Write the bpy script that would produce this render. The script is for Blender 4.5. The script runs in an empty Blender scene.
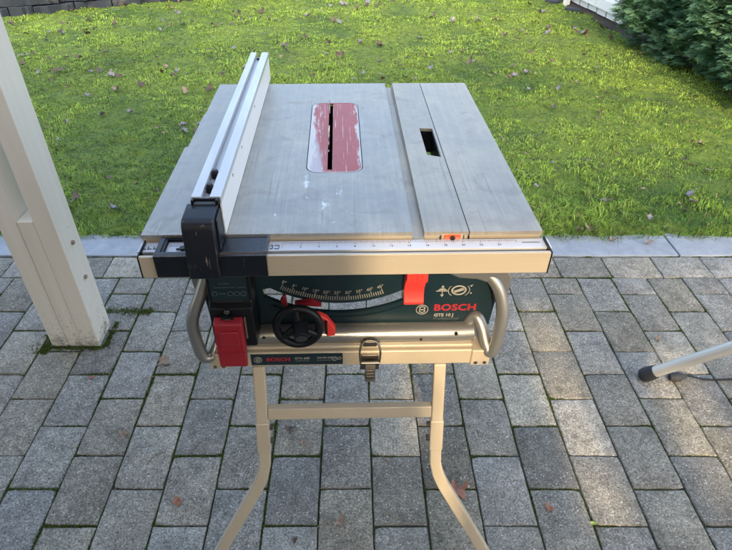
import bpy, math, random
from mathutils import Vector, Matrix, noise
R = math.radians
rnd = random.Random(7)
scene = bpy.context.scene
COL = scene.collection
PI = math.pi

# ------------------------------------------------------------------ materials
def new_mat(name):
    m = bpy.data.materials.new(name); m.use_nodes = True
    nt = m.node_tree; b = nt.nodes['Principled BSDF']
    return m, nt, b
def node(nt, t, **kw):
    n = nt.nodes.new(t)
    for k, v in kw.items():
        if k.startswith('_'): setattr(n, k[1:], v)
        else: n.inputs[k.replace('__', ' ')].default_value = v
    return n
def L(nt, a, b): nt.links.new(a, b)
def ramp(nt, fac, stops):
    r = nt.nodes.new('ShaderNodeValToRGB'); e = r.color_ramp.elements
    while len(e) < len(stops): e.new(0.5)
    for i, (p, c) in enumerate(stops):
        e[i].position = p; e[i].color = (c, c, c, 1) if isinstance(c, (int, float)) else (*c, 1)
    L(nt, fac, r.inputs[0]); return r.outputs[0]
def mix(nt, fac, a, b, mode='MIX'):
    n = nt.nodes.new('ShaderNodeMix'); n.data_type = 'RGBA'; n.blend_type = mode
    for s, v in ((0, fac), (6, a), (7, b)):
        if isinstance(v, bpy.types.NodeSocket): L(nt, v, n.inputs[s])
        elif s == 0: n.inputs[0].default_value = v
        else: n.inputs[s].default_value = (*v, 1)
    return n.outputs[2]
def tex(nt, scale=(1, 1, 1), rot=(0, 0, 0)):
    c = nt.nodes.new('ShaderNodeTexCoord'); m = nt.nodes.new('ShaderNodeMapping')
    m.inputs['Scale'].default_value = scale; m.inputs['Rotation'].default_value = rot
    L(nt, c.outputs['Object'], m.inputs[0]); return m.outputs[0]
def noi(nt, vec, scale, detail=4, rough=0.55, dist=0):
    n = nt.nodes.new('ShaderNodeTexNoise'); n.inputs['Scale'].default_value = scale
    n.inputs['Detail'].default_value = detail; n.inputs['Roughness'].default_value = rough
    n.inputs['Distortion'].default_value = dist
    L(nt, vec, n.inputs['Vector']); return n.outputs[0]
def bump(nt, b, h, strength=0.3, dist=0.001):
    n = nt.nodes.new('ShaderNodeBump'); n.inputs['Strength'].default_value = strength
    n.inputs['Distance'].default_value = dist
    L(nt, h, n.inputs['Height']); L(nt, n.outputs[0], b.inputs['Normal'])
def simple(name, col, rough=0.5, metal=0.0, var=0.12, scale=40, bmp=0.15, spec=None, dirt=None, sv=(1, 1, 1)):
    """colour with mottling, roughness variation, optional dirt colour in noise patches"""
    m, nt, b = new_mat(name)
    v = tex(nt, sv)
    n1 = noi(nt, v, scale)
    c = mix(nt, n1, tuple(x * (1 - var) for x in col), tuple(min(1, x * (1 + var)) for x in col))
    if dirt:
        d = noi(nt, v, scale * 0.6, 8, 0.7)
        c = mix(nt, ramp(nt, d, [(dirt[1], 0), (dirt[1] + 0.08, dirt[2])]), c, dirt[0])
    L(nt, c, b.inputs['Base Color'])
    b.inputs['Metallic'].default_value = metal
    L(nt, ramp(nt, noi(nt, v, scale * 0.35), [(0.3, max(0, rough - 0.08)), (0.7, min(1, rough + 0.1))]), b.inputs['Roughness'])
    if spec is not None: b.inputs['Specular IOR Level'].default_value = spec
    if bmp: bump(nt, b, noi(nt, v, scale * 6), bmp, 0.0006)
    return m

M = {}
M['panel'] = simple('teal_plastic', (0.002, 0.014, 0.020), 0.45, 0, 0.2, 30, 0.1)
M['black'] = simple('black_plastic', (0.004, 0.005, 0.007), 0.42, 0, 0.25, 60, 0.25, spec=0.25)
M['black_worn'] = simple('worn_black_paint', (0.004, 0.006, 0.011), 0.33, 0, 0.25, 26, 0.2, spec=0.4, dirt=((0.22, 0.17, 0.12), 0.63, 0.6))
M['slot_shade'] = simple('painted_slot_shade', (0.0015, 0.0015, 0.0015), 0.9, 0, 0.2, 40, 0, spec=0.0)  # matt black holding the blade slot's shade in its colour
M['rubber'] = simple('black_rubber', (0.018, 0.02, 0.024), 0.75, 0, 0.3, 90, 0.4)
M['red_plastic'] = simple('bright_red_plastic', (0.62, 0.035, 0.028), 0.4, 0, 0.1, 30, 0.1, dirt=((0.35, 0.12, 0.09), 0.66, 0.35))
M['dark_red'] = simple('deep_red_plastic', (0.22, 0.006, 0.014), 0.45, 0, 0.14, 30, 0.1)
M['orange_red'] = simple('orange_red_plastic', (0.7, 0.1, 0.03), 0.45)
def mat_worn():
    m = simple('rubbed_black_paint', (0.004, 0.006, 0.011), 0.36, 0, 0.25, 26, 0.2, spec=0.4)
    nt = m.node_tree; b = nt.nodes['Principled BSDF']; src = b.inputs['Base Color'].links[0].from_socket
    bv = nt.nodes.new('ShaderNodeBevel'); bv.samples = 6; bv.inputs['Radius'].default_value = 0.0022
    g = nt.nodes.new('ShaderNodeNewGeometry'); d = nt.nodes.new('ShaderNodeVectorMath'); d.operation = 'DOT_PRODUCT'
    L(nt, bv.outputs[0], d.inputs[0]); L(nt, g.outputs['True Normal'], d.inputs[1])
    v = tex(nt); nz = noi(nt, v, 110, 6, 0.75)
    ad = nt.nodes.new('ShaderNodeMath'); ad.operation = 'MULTIPLY_ADD'; ad.inputs[1].default_value = -0.35; L(nt, nz, ad.inputs[0]); L(nt, d.outputs['Value'], ad.inputs[2])
    edge = ramp(nt, ad.outputs[0], [(0.70, 0.8), (0.76, 0)])
    c = mix(nt, edge, src, (0.24, 0.19, 0.13))
    sc = noi(nt, tex(nt, (330, 330, 22), (0.25, 0.12, 0)), 1, 3, 0.6)
    c = mix(nt, ramp(nt, sc, [(0.665, 0), (0.70, 0.6)]), c, (0.24, 0.18, 0.12))
    c = mix(nt, ramp(nt, noi(nt, v, 19, 8, 0.75), [(0.60, 0), (0.72, 0.35)]), c, (0.16, 0.13, 0.10))
    L(nt, c, b.inputs['Base Color']); return m
M['black_worn'] = mat_worn()
M['alu_rail'] = simple('anodised_rail', (0.45, 0.385, 0.285), 0.36, 0.25, 0.08, 14, 0.12, sv=(1, 8, 40), dirt=((0.3, 0.25, 0.2), 0.76, 0.6))
M['stand_steel'] = simple('champagne_painted_steel', (0.44, 0.375, 0.27), 0.42, 0.2, 0.12, 22, 0.15, dirt=((0.2, 0.17, 0.13), 0.68, 0.55))
M['tube'] = simple('satin_silver_tube', (0.29, 0.29, 0.28), 0.33, 0.75, 0.1, 16, 0.1, dirt=((0.16, 0.14, 0.12), 0.7, 0.6))
M['steel'] = simple('bare_steel', (0.2, 0.185, 0.16), 0.3, 1.0, 0.15, 40, 0.15, dirt=((0.12, 0.09, 0.07), 0.64, 0.6))
M['blade'] = simple('blade_steel', (0.55, 0.50, 0.45), 0.35, 1.0, 0.25, 80, 0.1)
M['screw'] = simple('blackened_screw', (0.02, 0.02, 0.022), 0.35, 0.6)
M['ink_red'] = simple('red_lettering', (0.30, 0.015, 0.025), 0.5, 0, 0.15, 60, 0)
M['ink_grey'] = simple('pale_lettering', (0.25, 0.24, 0.21), 0.5, 0, 0.2, 80, 0)
M['ink_dim'] = simple('dim_lettering', (0.06, 0.075, 0.085), 0.5, 0, 0.2, 80, 0)
M['ink_dark'] = simple('scale_print', (0.03, 0.03, 0.04), 0.5, 0, 0.2, 80, 0)
M['ink_scale_red'] = simple('scale_print_red', (0.4, 0.08, 0.05), 0.5, 0, 0.2, 80, 0)
M['scale_white'] = simple('white_scale_tape', (0.50, 0.515, 0.53), 0.35, 0.1, 0.08, 30, 0.05, dirt=((0.4, 0.36, 0.3), 0.64, 0.6))
M['tripod_grey'] = simple('grey_enamel_tube', (0.47, 0.46, 0.42), 0.35, 0.25, 0.06, 30, 0.06, dirt=((0.2, 0.19, 0.17), 0.7, 0.5))
M['slate'] = simple('dark_slate_stone', (0.022, 0.030, 0.042), 0.75, 0, 0.55, 9, 1.0, dirt=((0.1, 0.085, 0.06), 0.55, 0.7))
M['bark'] = simple('brown_bark', (0.06, 0.045, 0.03), 0.9, 0, 0.3, 30, 0.8)
M['light_blocker'] = simple('light_blocker_paint', (0.30, 0.235, 0.17), 0.8, 0, 0.05, 3, 0.3)  # colour of the added light blockers behind the camera
M['twig'] = simple('dry_twig', (0.16, 0.115, 0.075), 0.85, 0, 0.3, 80, 0.4)

def mat_table(name, streak_rot, tone, chalk=True):
    m, nt, b = new_mat(name)
    v = tex(nt)
    vs = tex(nt, (260, 3.0, 1), (0, 0, streak_rot))
    vs2 = tex(nt, (60, 4, 1), (0, 0, streak_rot + 0.1))
    big = noi(nt, v, 5.5, 5, 0.6, 0.6)
    c = mix(nt, ramp(nt, big, [(0.3, 0), (0.7, 1)]), tuple(x * 0.70 for x in tone), (tone[0] * 1.25, tone[1] * 1.2, tone[2] * 1.12))
    c = mix(nt, ramp(nt, noi(nt, v, 38, 8, 0.75, 0.5), [(0.42, 0), (0.7, 0.35)]), c, tuple(x * 0.55 for x in tone))
    c = mix(nt, ramp(nt, noi(nt, vs, 1, 3), [(0.3, 0), (0.75, 0.30)]), c, tuple(x * 0.58 for x in tone))
    c = mix(nt, ramp(nt, noi(nt, vs2, 1, 4), [(0.5, 0), (0.8, 0.15)]), c, tuple(min(1, x * 1.5) for x in tone))
    sm = noi(nt, v, 14, 8, 0.7, 1.2)
    c = mix(nt, ramp(nt, sm, [(0.54, 0), (0.70, 0.38)]), c, (0.12, 0.10, 0.08))
    # long hairline scratches in several directions
    for k, (ang, sc) in enumerate(((0.5, 240), (-0.7, 260), (1.2, 200), (0.15, 300), (-0.35, 280), (0.9, 260))):
        ws = tex(nt, (sc, 5.0, 1), (0, 0, ang))
        wn = noi(nt, ws, 1.0, 1, 0.4, 0.1)
        c = mix(nt, ramp(nt, wn, [(0.72, 0), (0.78, 0.22 if k % 2 else 0.3)]), c, (0.55, 0.56, 0.56) if k % 2 else (0.1, 0.095, 0.085))
    if chalk:   # dried glue / filler smears in front of the insert
        g = noi(nt, tex(nt, (60, 22, 1)), 1, 5, 0.6)
        geo = node(nt, 'ShaderNodeNewGeometry'); 
        tc = nt.nodes.new('ShaderNodeTexCoord'); sep = nt.nodes.new('ShaderNodeSeparateXYZ'); L(nt, tc.outputs['Object'], sep.inputs[0])
        def win(sock, lo, hi, f):
            mr = nt.nodes.new('ShaderNodeMath'); mr.operation = 'COMPARE'; L(nt, sock, mr.inputs[0])
            mr.inputs[1].default_value = (lo + hi) / 2; mr.inputs[2].default_value = (hi - lo) / 2; return mr.outputs[0]
        mu = nt.nodes.new('ShaderNodeMath'); mu.operation = 'MULTIPLY'
        L(nt, win(sep.outputs[0], -0.12, 0.0, 0), mu.inputs[0]); L(nt, win(sep.outputs[1], 0.02, 0.19, 0), mu.inputs[1])
        mu2 = nt.nodes.new('ShaderNodeMath'); mu2.operation = 'MULTIPLY'
        L(nt, mu.outputs[0], mu2.inputs[0]); L(nt, ramp(nt, g, [(0.62, 0), (0.68, 0.85)]), mu2.inputs[1])
        c = mix(nt, mu2.outputs[0], c, (0.62, 0.64, 0.66))
    g2 = noi(nt, tex(nt, (90, 60, 1)), 1, 4, 0.6)
    c = mix(nt, ramp(nt, g2, [(0.74, 0), (0.77, 0.6)]), c, (0.6, 0.62, 0.64))
    L(nt, c, b.inputs['Base Color'])
    b.inputs['Metallic'].default_value = 0.35
    L(nt, ramp(nt, big, [(0.3, 0.36), (0.7, 0.52)]), b.inputs['Roughness'])
    bump(nt, b, noi(nt, vs, 1, 3), 0.25, 0.0004)
    return m
M['table'] = mat_table('brushed_table_metal', 0.0, (0.34, 0.34, 0.315))
M['table_side'] = mat_table('scuffed_table_metal', 0.2, (0.37, 0.345, 0.29), False)
M['table_ext'] = mat_table('scuffed_extension_metal', 0.3, (0.41, 0.375, 0.31), False)
M['fence_alu'] = simple('milled_fence_aluminium', (0.50, 0.515, 0.52), 0.38, 0.3, 0.1, 12, 0.1, sv=(6, 1, 6), dirt=((0.45, 0.45, 0.44), 0.6, 0.5))
M['fence_face'] = simple('lit_fence_side', (0.80, 0.79, 0.75), 0.45, 0.1, 0.05, 12, 0.08, sv=(1, 2, 8), dirt=((0.5, 0.45, 0.38), 0.7, 0.4))  # paler than the fence top: light from the right put into the colour

def mat_insert():
    m, nt, b = new_mat('worn_red_insert')
    tc = nt.nodes.new('ShaderNodeTexCoord'); sep = nt.nodes.new('ShaderNodeSeparateXYZ'); L(nt, tc.outputs['Object'], sep.inputs[0])
    v = tex(nt); nn = noi(nt, tex(nt, (55, 9, 1)), 1, 8, 0.72, 0.15)
    # wear: distance from the plate's centre line x=-0.026
    a = nt.nodes.new('ShaderNodeMath'); a.operation = 'ADD'; a.inputs[1].default_value = 0.022; L(nt, sep.outputs[0], a.inputs[0])
    ab = nt.nodes.new('ShaderNodeMath'); ab.operation = 'ABSOLUTE'; L(nt, a.outputs[0], ab.inputs[0])
    s = nt.nodes.new('ShaderNodeMath'); s.operation = 'MULTIPLY_ADD'; s.inputs[1].default_value = 9.0; L(nt, ab.outputs[0], s.inputs[0]); L(nt, nn, s.inputs[2])
    edge = ramp(nt, s.outputs[0], [(0.84, 0), (0.92, 1)])
    streak = noi(nt, tex(nt, (420, 9, 1)), 1, 3, 0.5)
    fine = ramp(nt, streak, [(0.62, 0), (0.68, 0.55)])
    c = mix(nt, noi(nt, v, 50, 4), (0.27, 0.045, 0.045), (0.37, 0.075, 0.07))
    c = mix(nt, fine, c, (0.62, 0.55, 0.54))
    # scuffed blue grey patch on the left half, slanting
    sl = nt.nodes.new('ShaderNodeMath'); sl.operation = 'MULTIPLY_ADD'; sl.inputs[1].default_value = 0.16; L(nt, sep.outputs[1], sl.inputs[0]); L(nt, sep.outputs[0], sl.inputs[2])
    sn = nt.nodes.new('ShaderNodeMath'); sn.operation = 'MULTIPLY_ADD'; sn.inputs[1].default_value = 0.05; L(nt, nn, sn.inputs[0]); L(nt, sl.outputs[0], sn.inputs[2])
    patch = ramp(nt, sn.outputs[0], [(0.0, 0.85), (0.012, 0.75), (0.020, 0.0)])
    c = mix(nt, patch, c, (0.40, 0.42, 0.45))
    c = mix(nt, edge, c, (0.52, 0.50, 0.47))
    st = noi(nt, tex(nt, (70, 30, 1)), 1, 6, 0.7)
    c = mix(nt, ramp(nt, st, [(0.62, 0), (0.7, 0.5)]), c, (0.5, 0.45, 0.36))
    L(nt, c, b.inputs['Base Color']); b.inputs['Roughness'].default_value = 0.5
    bump(nt, b, streak, 0.2, 0.0004)
    return m
M['insert'] = mat_insert()

def mat_paver():
    m, nt, b = new_mat('concrete_paver')
    v = tex(nt)
    at = nt.nodes.new('ShaderNodeAttribute'); at.attribute_name = 'tint'
    big = noi(nt, v, 9, 6, 0.65, 0.4); fine = noi(nt, v, 210, 5, 0.75); med = noi(nt, v, 46, 5, 0.7)
    c = mix(nt, 1.0, at.outputs['Color'], ramp(nt, big, [(0.25, 0.62), (0.75, 1.25)]), 'MULTIPLY')
    c = mix(nt, 1.0, c, ramp(nt, fine, [(0.32, 0.22), (0.5, 0.95), (0.7, 1.9)]), 'MULTIPLY')
    c = mix(nt, 1.0, c, ramp(nt, med, [(0.3, 0.68), (0.7, 1.3)]), 'MULTIPLY')
    # blotches of brownish grime
    c = mix(nt, ramp(nt, noi(nt, v, 14, 7, 0.7, 0.8), [(0.52, 0), (0.68, 0.5)]), c, (0.085, 0.075, 0.06))
    # exposed light stones
    vo = nt.nodes.new('ShaderNodeTexVoronoi'); vo.inputs['Scale'].default_value = 190; dv = nt.nodes.new('ShaderNodeMix'); dv.data_type = 'RGBA'; dv.blend_type = 'ADD'; dv.inputs[0].default_value = 0.006
    nz = nt.nodes.new('ShaderNodeTexNoise'); nz.inputs['Scale'].default_value = 300; L(nt, v, nz.inputs['Vector']); L(nt, v, dv.inputs[6]); L(nt, nz.outputs[1], dv.inputs[7]); L(nt, dv.outputs[2], vo.inputs['Vector'])
    sepc = nt.nodes.new('ShaderNodeSeparateColor'); L(nt, vo.outputs['Color'], sepc.inputs[0])
    near = ramp(nt, vo.outputs['Distance'], [(0.2, 1), (0.45, 0)])
    pick = ramp(nt, sepc.outputs[0], [(0.78, 0), (0.82, 1)])
    mm = nt.nodes.new('ShaderNodeMath'); mm.operation = 'MULTIPLY'; L(nt, near, mm.inputs[0]); L(nt, pick, mm.inputs[1])
    m2 = nt.nodes.new('ShaderNodeMath'); m2.operation = 'MULTIPLY'; L(nt, mm.outputs[0], m2.inputs[0]); m2.inputs[1].default_value = 0.8
    c = mix(nt, m2.outputs[0], c, mix(nt, sepc.outputs[1], (0.26, 0.23, 0.2), (0.62, 0.6, 0.56)))
    vo2 = nt.nodes.new('ShaderNodeTexVoronoi'); vo2.inputs['Scale'].default_value = 150; L(nt, dv.outputs[2], vo2.inputs['Vector'])
    sp2 = nt.nodes.new('ShaderNodeSeparateColor'); L(nt, vo2.outputs['Color'], sp2.inputs[0])
    n2 = ramp(nt, vo2.outputs['Distance'], [(0.12, 0.8), (0.4, 0)]); p2 = ramp(nt, sp2.outputs[0], [(0.9, 0), (0.93, 1)])
    m3 = nt.nodes.new('ShaderNodeMath'); m3.operation = 'MULTIPLY'; L(nt, n2, m3.inputs[0]); L(nt, p2, m3.inputs[1])
    c = mix(nt, m3.outputs[0], c, (0.03, 0.03, 0.028))
    L(nt, c, b.inputs['Base Color']); b.inputs['Roughness'].default_value = 0.82
    b.inputs['Specular IOR Level'].default_value = 0.35
    hh = mix(nt, 0.5, fine, med); hh = mix(nt, m3.outputs[0], hh, (0, 0, 0))
    bump(nt, b, hh, 0.75, 0.003)
    return m
M['paver'] = mat_paver()
def mat_slab():
    m, nt, b = new_mat('blue_grey_slab')
    v = tex(nt)
    c = mix(nt, noi(nt, v, 14, 8, 0.7), (0.12, 0.145, 0.17), (0.38, 0.41, 0.44))
    c = mix(nt, ramp(nt, noi(nt, v, 60, 6, 0.7), [(0.55, 0), (0.75, 0.5)]), c, (0.14, 0.15, 0.16))
    c = mix(nt, ramp(nt, noi(nt, v, 8, 6, 0.7), [(0.6, 0), (0.7, 0.4)]), c, (0.12, 0.13, 0.07))
    L(nt, c, b.inputs['Base Color']); b.inputs['Roughness'].default_value = 0.6
    bump(nt, b, noi(nt, v, 70, 6, 0.7), 0.6, 0.004)
    return m
M['slab'] = mat_slab()
def mat_soil(name='joint_soil', mossy=True):
    m, nt, b = new_mat(name)
    v = tex(nt)
    c = mix(nt, noi(nt, v, 90, 5, 0.7), (0.018, 0.016, 0.012), (0.06, 0.05, 0.035))
    if mossy: c = mix(nt, ramp(nt, noi(nt, v, 7, 4, 0.6), [(0.42, 0), (0.55, 0.85)]), c, (0.035, 0.06, 0.012))
    L(nt, c, b.inputs['Base Color']); b.inputs['Roughness'].default_value = 0.95
    bump(nt, b, noi(nt, v, 150, 4, 0.7), 1.0, 0.004)
    return m
M['soil'] = mat_soil()
M['bed_soil'] = mat_soil('bed_soil', False)
def mat_lawn_ground():
    m, nt, b = new_mat('moss_and_thatch')
    v = tex(nt)
    c = mix(nt, ramp(nt, noi(nt, v, 1.6, 5, 0.65, 0.5), [(0.35, 0), (0.65, 1)]), (0.085, 0.175, 0.022), (0.29, 0.40, 0.045))
    c = mix(nt, ramp(nt, noi(nt, v, 60, 6, 0.75), [(0.4, 0), (0.75, 0.55)]), c, (0.028, 0.04, 0.012))
    c = mix(nt, ramp(nt, noi(nt, v, 24, 5, 0.75, 0.4), [(0.46, 0), (0.66, 0.75)]), c, (0.025, 0.06, 0.012))
    c = mix(nt, ramp(nt, noi(nt, v, 3.1, 6, 0.7, 0.8), [(0.58, 0), (0.72, 0.6)]), c, (0.085, 0.065, 0.035))
    L(nt, c, b.inputs['Base Color']); b.inputs['Roughness'].default_value = 0.95
    bump(nt, b, noi(nt, v, 120, 5, 0.8), 1.0, 0.02)
    return m
M['lawn_ground'] = mat_lawn_ground()
def mat_attr(name, rough=0.6, trans=0.0, gain=1.0, attr='tint', spec=0.3):
    m, nt, b = new_mat(name)
    at = nt.nodes.new('ShaderNodeAttribute'); at.attribute_name = attr
    c = mix(nt, 1.0, at.outputs['Color'], ramp(nt, noi(nt, tex(nt), 60, 3), [(0.3, 0.85), (0.7, 1.15)]), 'MULTIPLY')
    L(nt, c, b.inputs['Base Color']); b.inputs['Roughness'].default_value = rough
    b.inputs['Specular IOR Level'].default_value = spec
    if trans:
        tr = nt.nodes.new('ShaderNodeBsdfTranslucent'); L(nt, c, tr.inputs[0])
        ms = nt.nodes.new('ShaderNodeMixShader'); ms.inputs[0].default_value = trans
        out = nt.nodes['Material Output']
        L(nt, b.outputs[0], ms.inputs[1]); L(nt, tr.outputs[0], ms.inputs[2]); L(nt, ms.outputs[0], out.inputs[0])
    return m
M['grass'] = mat_attr('grass_blade', 0.55, 0.35)
M['hedge'] = mat_attr('conifer_spray', 0.6, 0.15)
M['moss'] = mat_attr('joint_moss', 0.9, 0.2)
def mat_leaf(name, a, b_, rough=0.55, spec=0.5):
    m, nt, b = new_mat(name)
    v = tex(nt)
    c = mix(nt, noi(nt, v, 90, 4, 0.6), a, b_)
    c = mix(nt, ramp(nt, noi(nt, v, 200, 3, 0.7), [(0.58, 0), (0.7, 0.5)]), c, tuple(x * 0.4 for x in a))
    L(nt, c, b.inputs['Base Color']); b.inputs['Roughness'].default_value = rough
    b.inputs['Specular IOR Level'].default_value = spec
    return m
M['leaf_mauve'] = mat_leaf('grey_mauve_leaf', (0.09, 0.075, 0.09), (0.26, 0.24, 0.27), 0.35)
M['leaf_brown'] = mat_leaf('dark_brown_leaf', (0.045, 0.033, 0.026), (0.13, 0.085, 0.06))
M['leaf_tan'] = mat_leaf('pale_tan_leaf', (0.16, 0.11, 0.075), (0.34, 0.25, 0.18))
M['leaf_russet'] = mat_leaf('russet_leaf', (0.2, 0.07, 0.035), (0.36, 0.15, 0.08))
M['leaf_green'] = mat_leaf('lime_leaf', (0.3, 0.36, 0.04), (0.45, 0.5, 0.1))
def mat_post():
    m, nt, b = new_mat('weathered_cream_paint')
    v = tex(nt)
    tc = nt.nodes.new('ShaderNodeTexCoord'); sep = nt.nodes.new('ShaderNodeSeparateXYZ'); L(nt, tc.outputs['Object'], sep.inputs[0])
    c = mix(nt, noi(nt, tex(nt, (30, 30, 1.5)), 1, 5), (0.60, 0.55, 0.46), (0.74, 0.70, 0.61))
    # splash dirt near the foot: dark algae dots and grime
    dots = noi(nt, v, 110, 5, 0.7)
    add = nt.nodes.new('ShaderNodeMath'); add.operation = 'MULTIPLY_ADD'; add.inputs[1].default_value = -0.42; L(nt, sep.outputs[2], add.inputs[0]); L(nt, dots, add.inputs[2])
    c = mix(nt, ramp(nt, add.outputs[0], [(0.54, 0), (0.64, 0.8)]), c, (0.07, 0.055, 0.035))
    a2 = nt.nodes.new('ShaderNodeMath'); a2.operation = 'MULTIPLY_ADD'; a2.inputs[1].default_value = -3.2; L(nt, sep.outputs[2], a2.inputs[0]); L(nt, noi(nt, v, 28, 6, 0.7), a2.inputs[2])
    c = mix(nt, ramp(nt, a2.outputs[0], [(0.38, 0), (0.62, 0.8)]), c, (0.055, 0.055, 0.03))
    sp = noi(nt, v, 60, 5, 0.7)
    c = mix(nt, ramp(nt, sp, [(0.70, 0), (0.74, 0.6)]), c, (0.25, 0.2, 0.15))
    L(nt, c, b.inputs['Base Color']); b.inputs['Roughness'].default_value = 0.5
    bump(nt, b, noi(nt, tex(nt, (60, 60, 3)), 1, 4), 0.35, 0.0015)
    return m
M['post'] = mat_post()
M['white_paint'] = simple('white_fence_paint', (0.74, 0.75, 0.74), 0.55, 0, 0.06, 10, 0.3, dirt=((0.35, 0.33, 0.25), 0.62, 0.5))
M['hedge_core'] = simple('shaded_hedge_twigs', (0.012, 0.022, 0.012), 0.95, 0, 0.4, 12, 0.8)  # near-black green carries the hedge's inner shade

# ------------------------------------------------------------------ mesh helpers
class MB:
    def __init__(s): s.v = []; s.f = []
    def add(s, vs, fs, mx=None):
        o = len(s.v); s.v += [tuple(mx @ Vector(p)) if mx else tuple(p) for p in vs]; s.f += [tuple(i + o for i in f) for f in fs]; return s
    def box(s, x0, x1, y0, y1, z0, z1, mx=None):
        vs = [(x0, y0, z0), (x1, y0, z0), (x1, y1, z0), (x0, y1, z0), (x0, y0, z1), (x1, y0, z1), (x1, y1, z1), (x0, y1, z1)]
        return s.add(vs, [(0, 3, 2, 1), (4, 5, 6, 7), (0, 1, 5, 4), (1, 2, 6, 5), (2, 3, 7, 6), (3, 0, 4, 7)], mx)
    def prism(s, pts, d0, d1, axis='x', mx=None):
        """polygon pts extruded along axis. axis x: pts=(y,z); y: pts=(x,z); z: pts=(x,y)"""
        n = len(pts)
        def P(p, d): return {'x': (d, p[0], p[1]), 'y': (p[0], d, p[1]), 'z': (p[0], p[1], d)}[axis]
        vs = [P(p, d0) for p in pts] + [P(p, d1) for p in pts]
        fs = [tuple(range(n))[::-1], tuple(range(n, 2 * n))] + [(i, (i + 1) % n, n + (i + 1) % n, n + i) for i in range(n)]
        return s.add(vs, fs, mx)
    def tube(s, path, r, n=16, cap=True, flat=None):
        path = [Vector(p) for p in path]; N = len(path); rs = r if isinstance(r, (list, tuple)) else [r] * N
        rings = []; up = None
        for i, p in enumerate(path):
            t = (path[min(i + 1, N - 1)] - path[max(i - 1, 0)]).normalized()
            if up is None:
                up = Vector((0, 0, 1)) if abs(t.z) < 0.9 else Vector((0, 1, 0))
            a = t.cross(up).normalized(); bb = a.cross(t).normalized(); up = bb
            rings.append([p + rs[i] * (math.cos(2 * PI * k / n) * a + math.sin(2 * PI * k / n) * bb) for k in range(n)])
        vs = [tuple(q) for rg in rings for q in rg]; fs = []
        for i in range(N - 1):
            for k in range(n):
                fs.append((i * n + k, i * n + (k + 1) % n, (i + 1) * n + (k + 1) % n, (i + 1) * n + k))
        if cap: fs += [tuple(range(n))[::-1], tuple((N - 1) * n + k for k in range(n))]
        return s.add(vs, fs)
    def cyl(s, c, d, r, h, n=24, r2=None):
        """cylinder starting at c along direction d"""
        c = Vector(c); d = Vector(d).normalized()
        return s.tube([c, c + d * h], [r, r if r2 is None else r2], n)
    def torus(s, c, nrm, Rr, r, n=48, m=12, a0=0, a1=2 * PI):
        c = Vector(c); q = Vector(nrm).normalized().to_track_quat('Z', 'Y'); closed = abs(a1 - a0 - 2 * PI) < 1e-6
        vs = []; fs = []; cnt = n if closed else n + 1
        for i in range(cnt):
            a = a0 + (a1 - a0) * i / n
            for k in range(m):
                t = 2 * PI * k / m
                vs.append(tuple(c + q @ Vector(((Rr + r * math.cos(t)) * math.cos(a), (Rr + r * math.cos(t)) * math.sin(a), r * math.sin(t)))))
        for i in range(n):
            j = (i + 1) % cnt
            for k in range(m): fs.append((i * m + k, j * m + k, j * m + (k + 1) % m, i * m + (k + 1) % m))
        return s.add(vs, fs)
def smooth_path(pts, n=8):
    pts = [Vector(p) for p in pts]; out = []
    for i in range(len(pts) - 1):
        p0 = pts[max(i - 1, 0)]; p1 = pts[i]; p2 = pts[i + 1]; p3 = pts[min(i + 2, len(pts) - 1)]
        for k in range(n):
            t = k / n
            out.append(0.5 * ((2 * p1) + (-p0 + p2) * t + (2 * p0 - 5 * p1 + 4 * p2 - p3) * t * t + (-p0 + 3 * p1 - 3 * p2 + p3) * t ** 3))
    out.append(pts[-1]); return out

def link(o, parent=None, **tags):
    COL.objects.link(o)
    if parent: o.parent = parent
    for k, v in tags.items(): o[k] = v
    return o
def zoff(parent):
    return parent.get('_z', 0.0) if parent else 0.0
ZR = {}
def build(mb, name, mat, parent=None, bevel=0, smooth=False, loc=None, seg=2, **tags):
    me = bpy.data.meshes.new(name); 
    dz = ZR.get(root_of(parent).name, 0) if parent else 0
    vs = [(x, y, z - dz) for x, y, z in mb.v] if dz else mb.v
    if loc: vs = [(x - loc[0], y - loc[1], z - loc[2]) for x, y, z in vs]
    me.from_pydata(vs, [], mb.f); me.materials.append(mat)
    import bmesh
    bm = bmesh.new(); bm.from_mesh(me); bmesh.ops.recalc_face_normals(bm, faces=bm.faces); bm.to_mesh(me); bm.free()
    o = bpy.data.objects.new(name, me)
    if loc: o.location = loc
    link(o, parent, **tags)
    if smooth:
        for p in me.polygons: p.use_smooth = True
        me.set_sharp_from_angle(angle=R(40))
    if bevel:
        bv = o.modifiers.new('b', 'BEVEL'); bv.width = bevel; bv.segments = seg; bv.limit_method = 'ANGLE'; bv.angle_limit = R(35)
        for p in me.polygons: p.use_smooth = True
        bv.harden_normals = True
    return o
def root_of(o):
    while o.parent: o = o.parent
    return o
def thing(name, label, cat, loc=(0, 0, 0), rz=0, group=None):
    o = bpy.data.objects.new(name, None); COL.objects.link(o); o.location = loc; o.rotation_euler.z = rz
    o.empty_display_size = 0.1; o['label'] = label; o['category'] = cat
    if group: o['group'] = group
    return o
def curve_plate(outline, holes, thick):
    """filled 2D outline with holes -> mesh verts/faces in XY, z in +-thick/2"""
    cu = bpy.data.curves.new('tmp', 'CURVE'); cu.dimensions = '2D'; cu.fill_mode = 'BOTH'; cu.extrude = thick / 2
    for ring in [outline] + holes:
        sp = cu.splines.new('POLY'); sp.points.add(len(ring) - 1); sp.use_cyclic_u = True
        for i, p in enumerate(ring): sp.points[i].co = (p[0], p[1], 0, 1)
    return curve_to_mb(cu)
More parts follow.
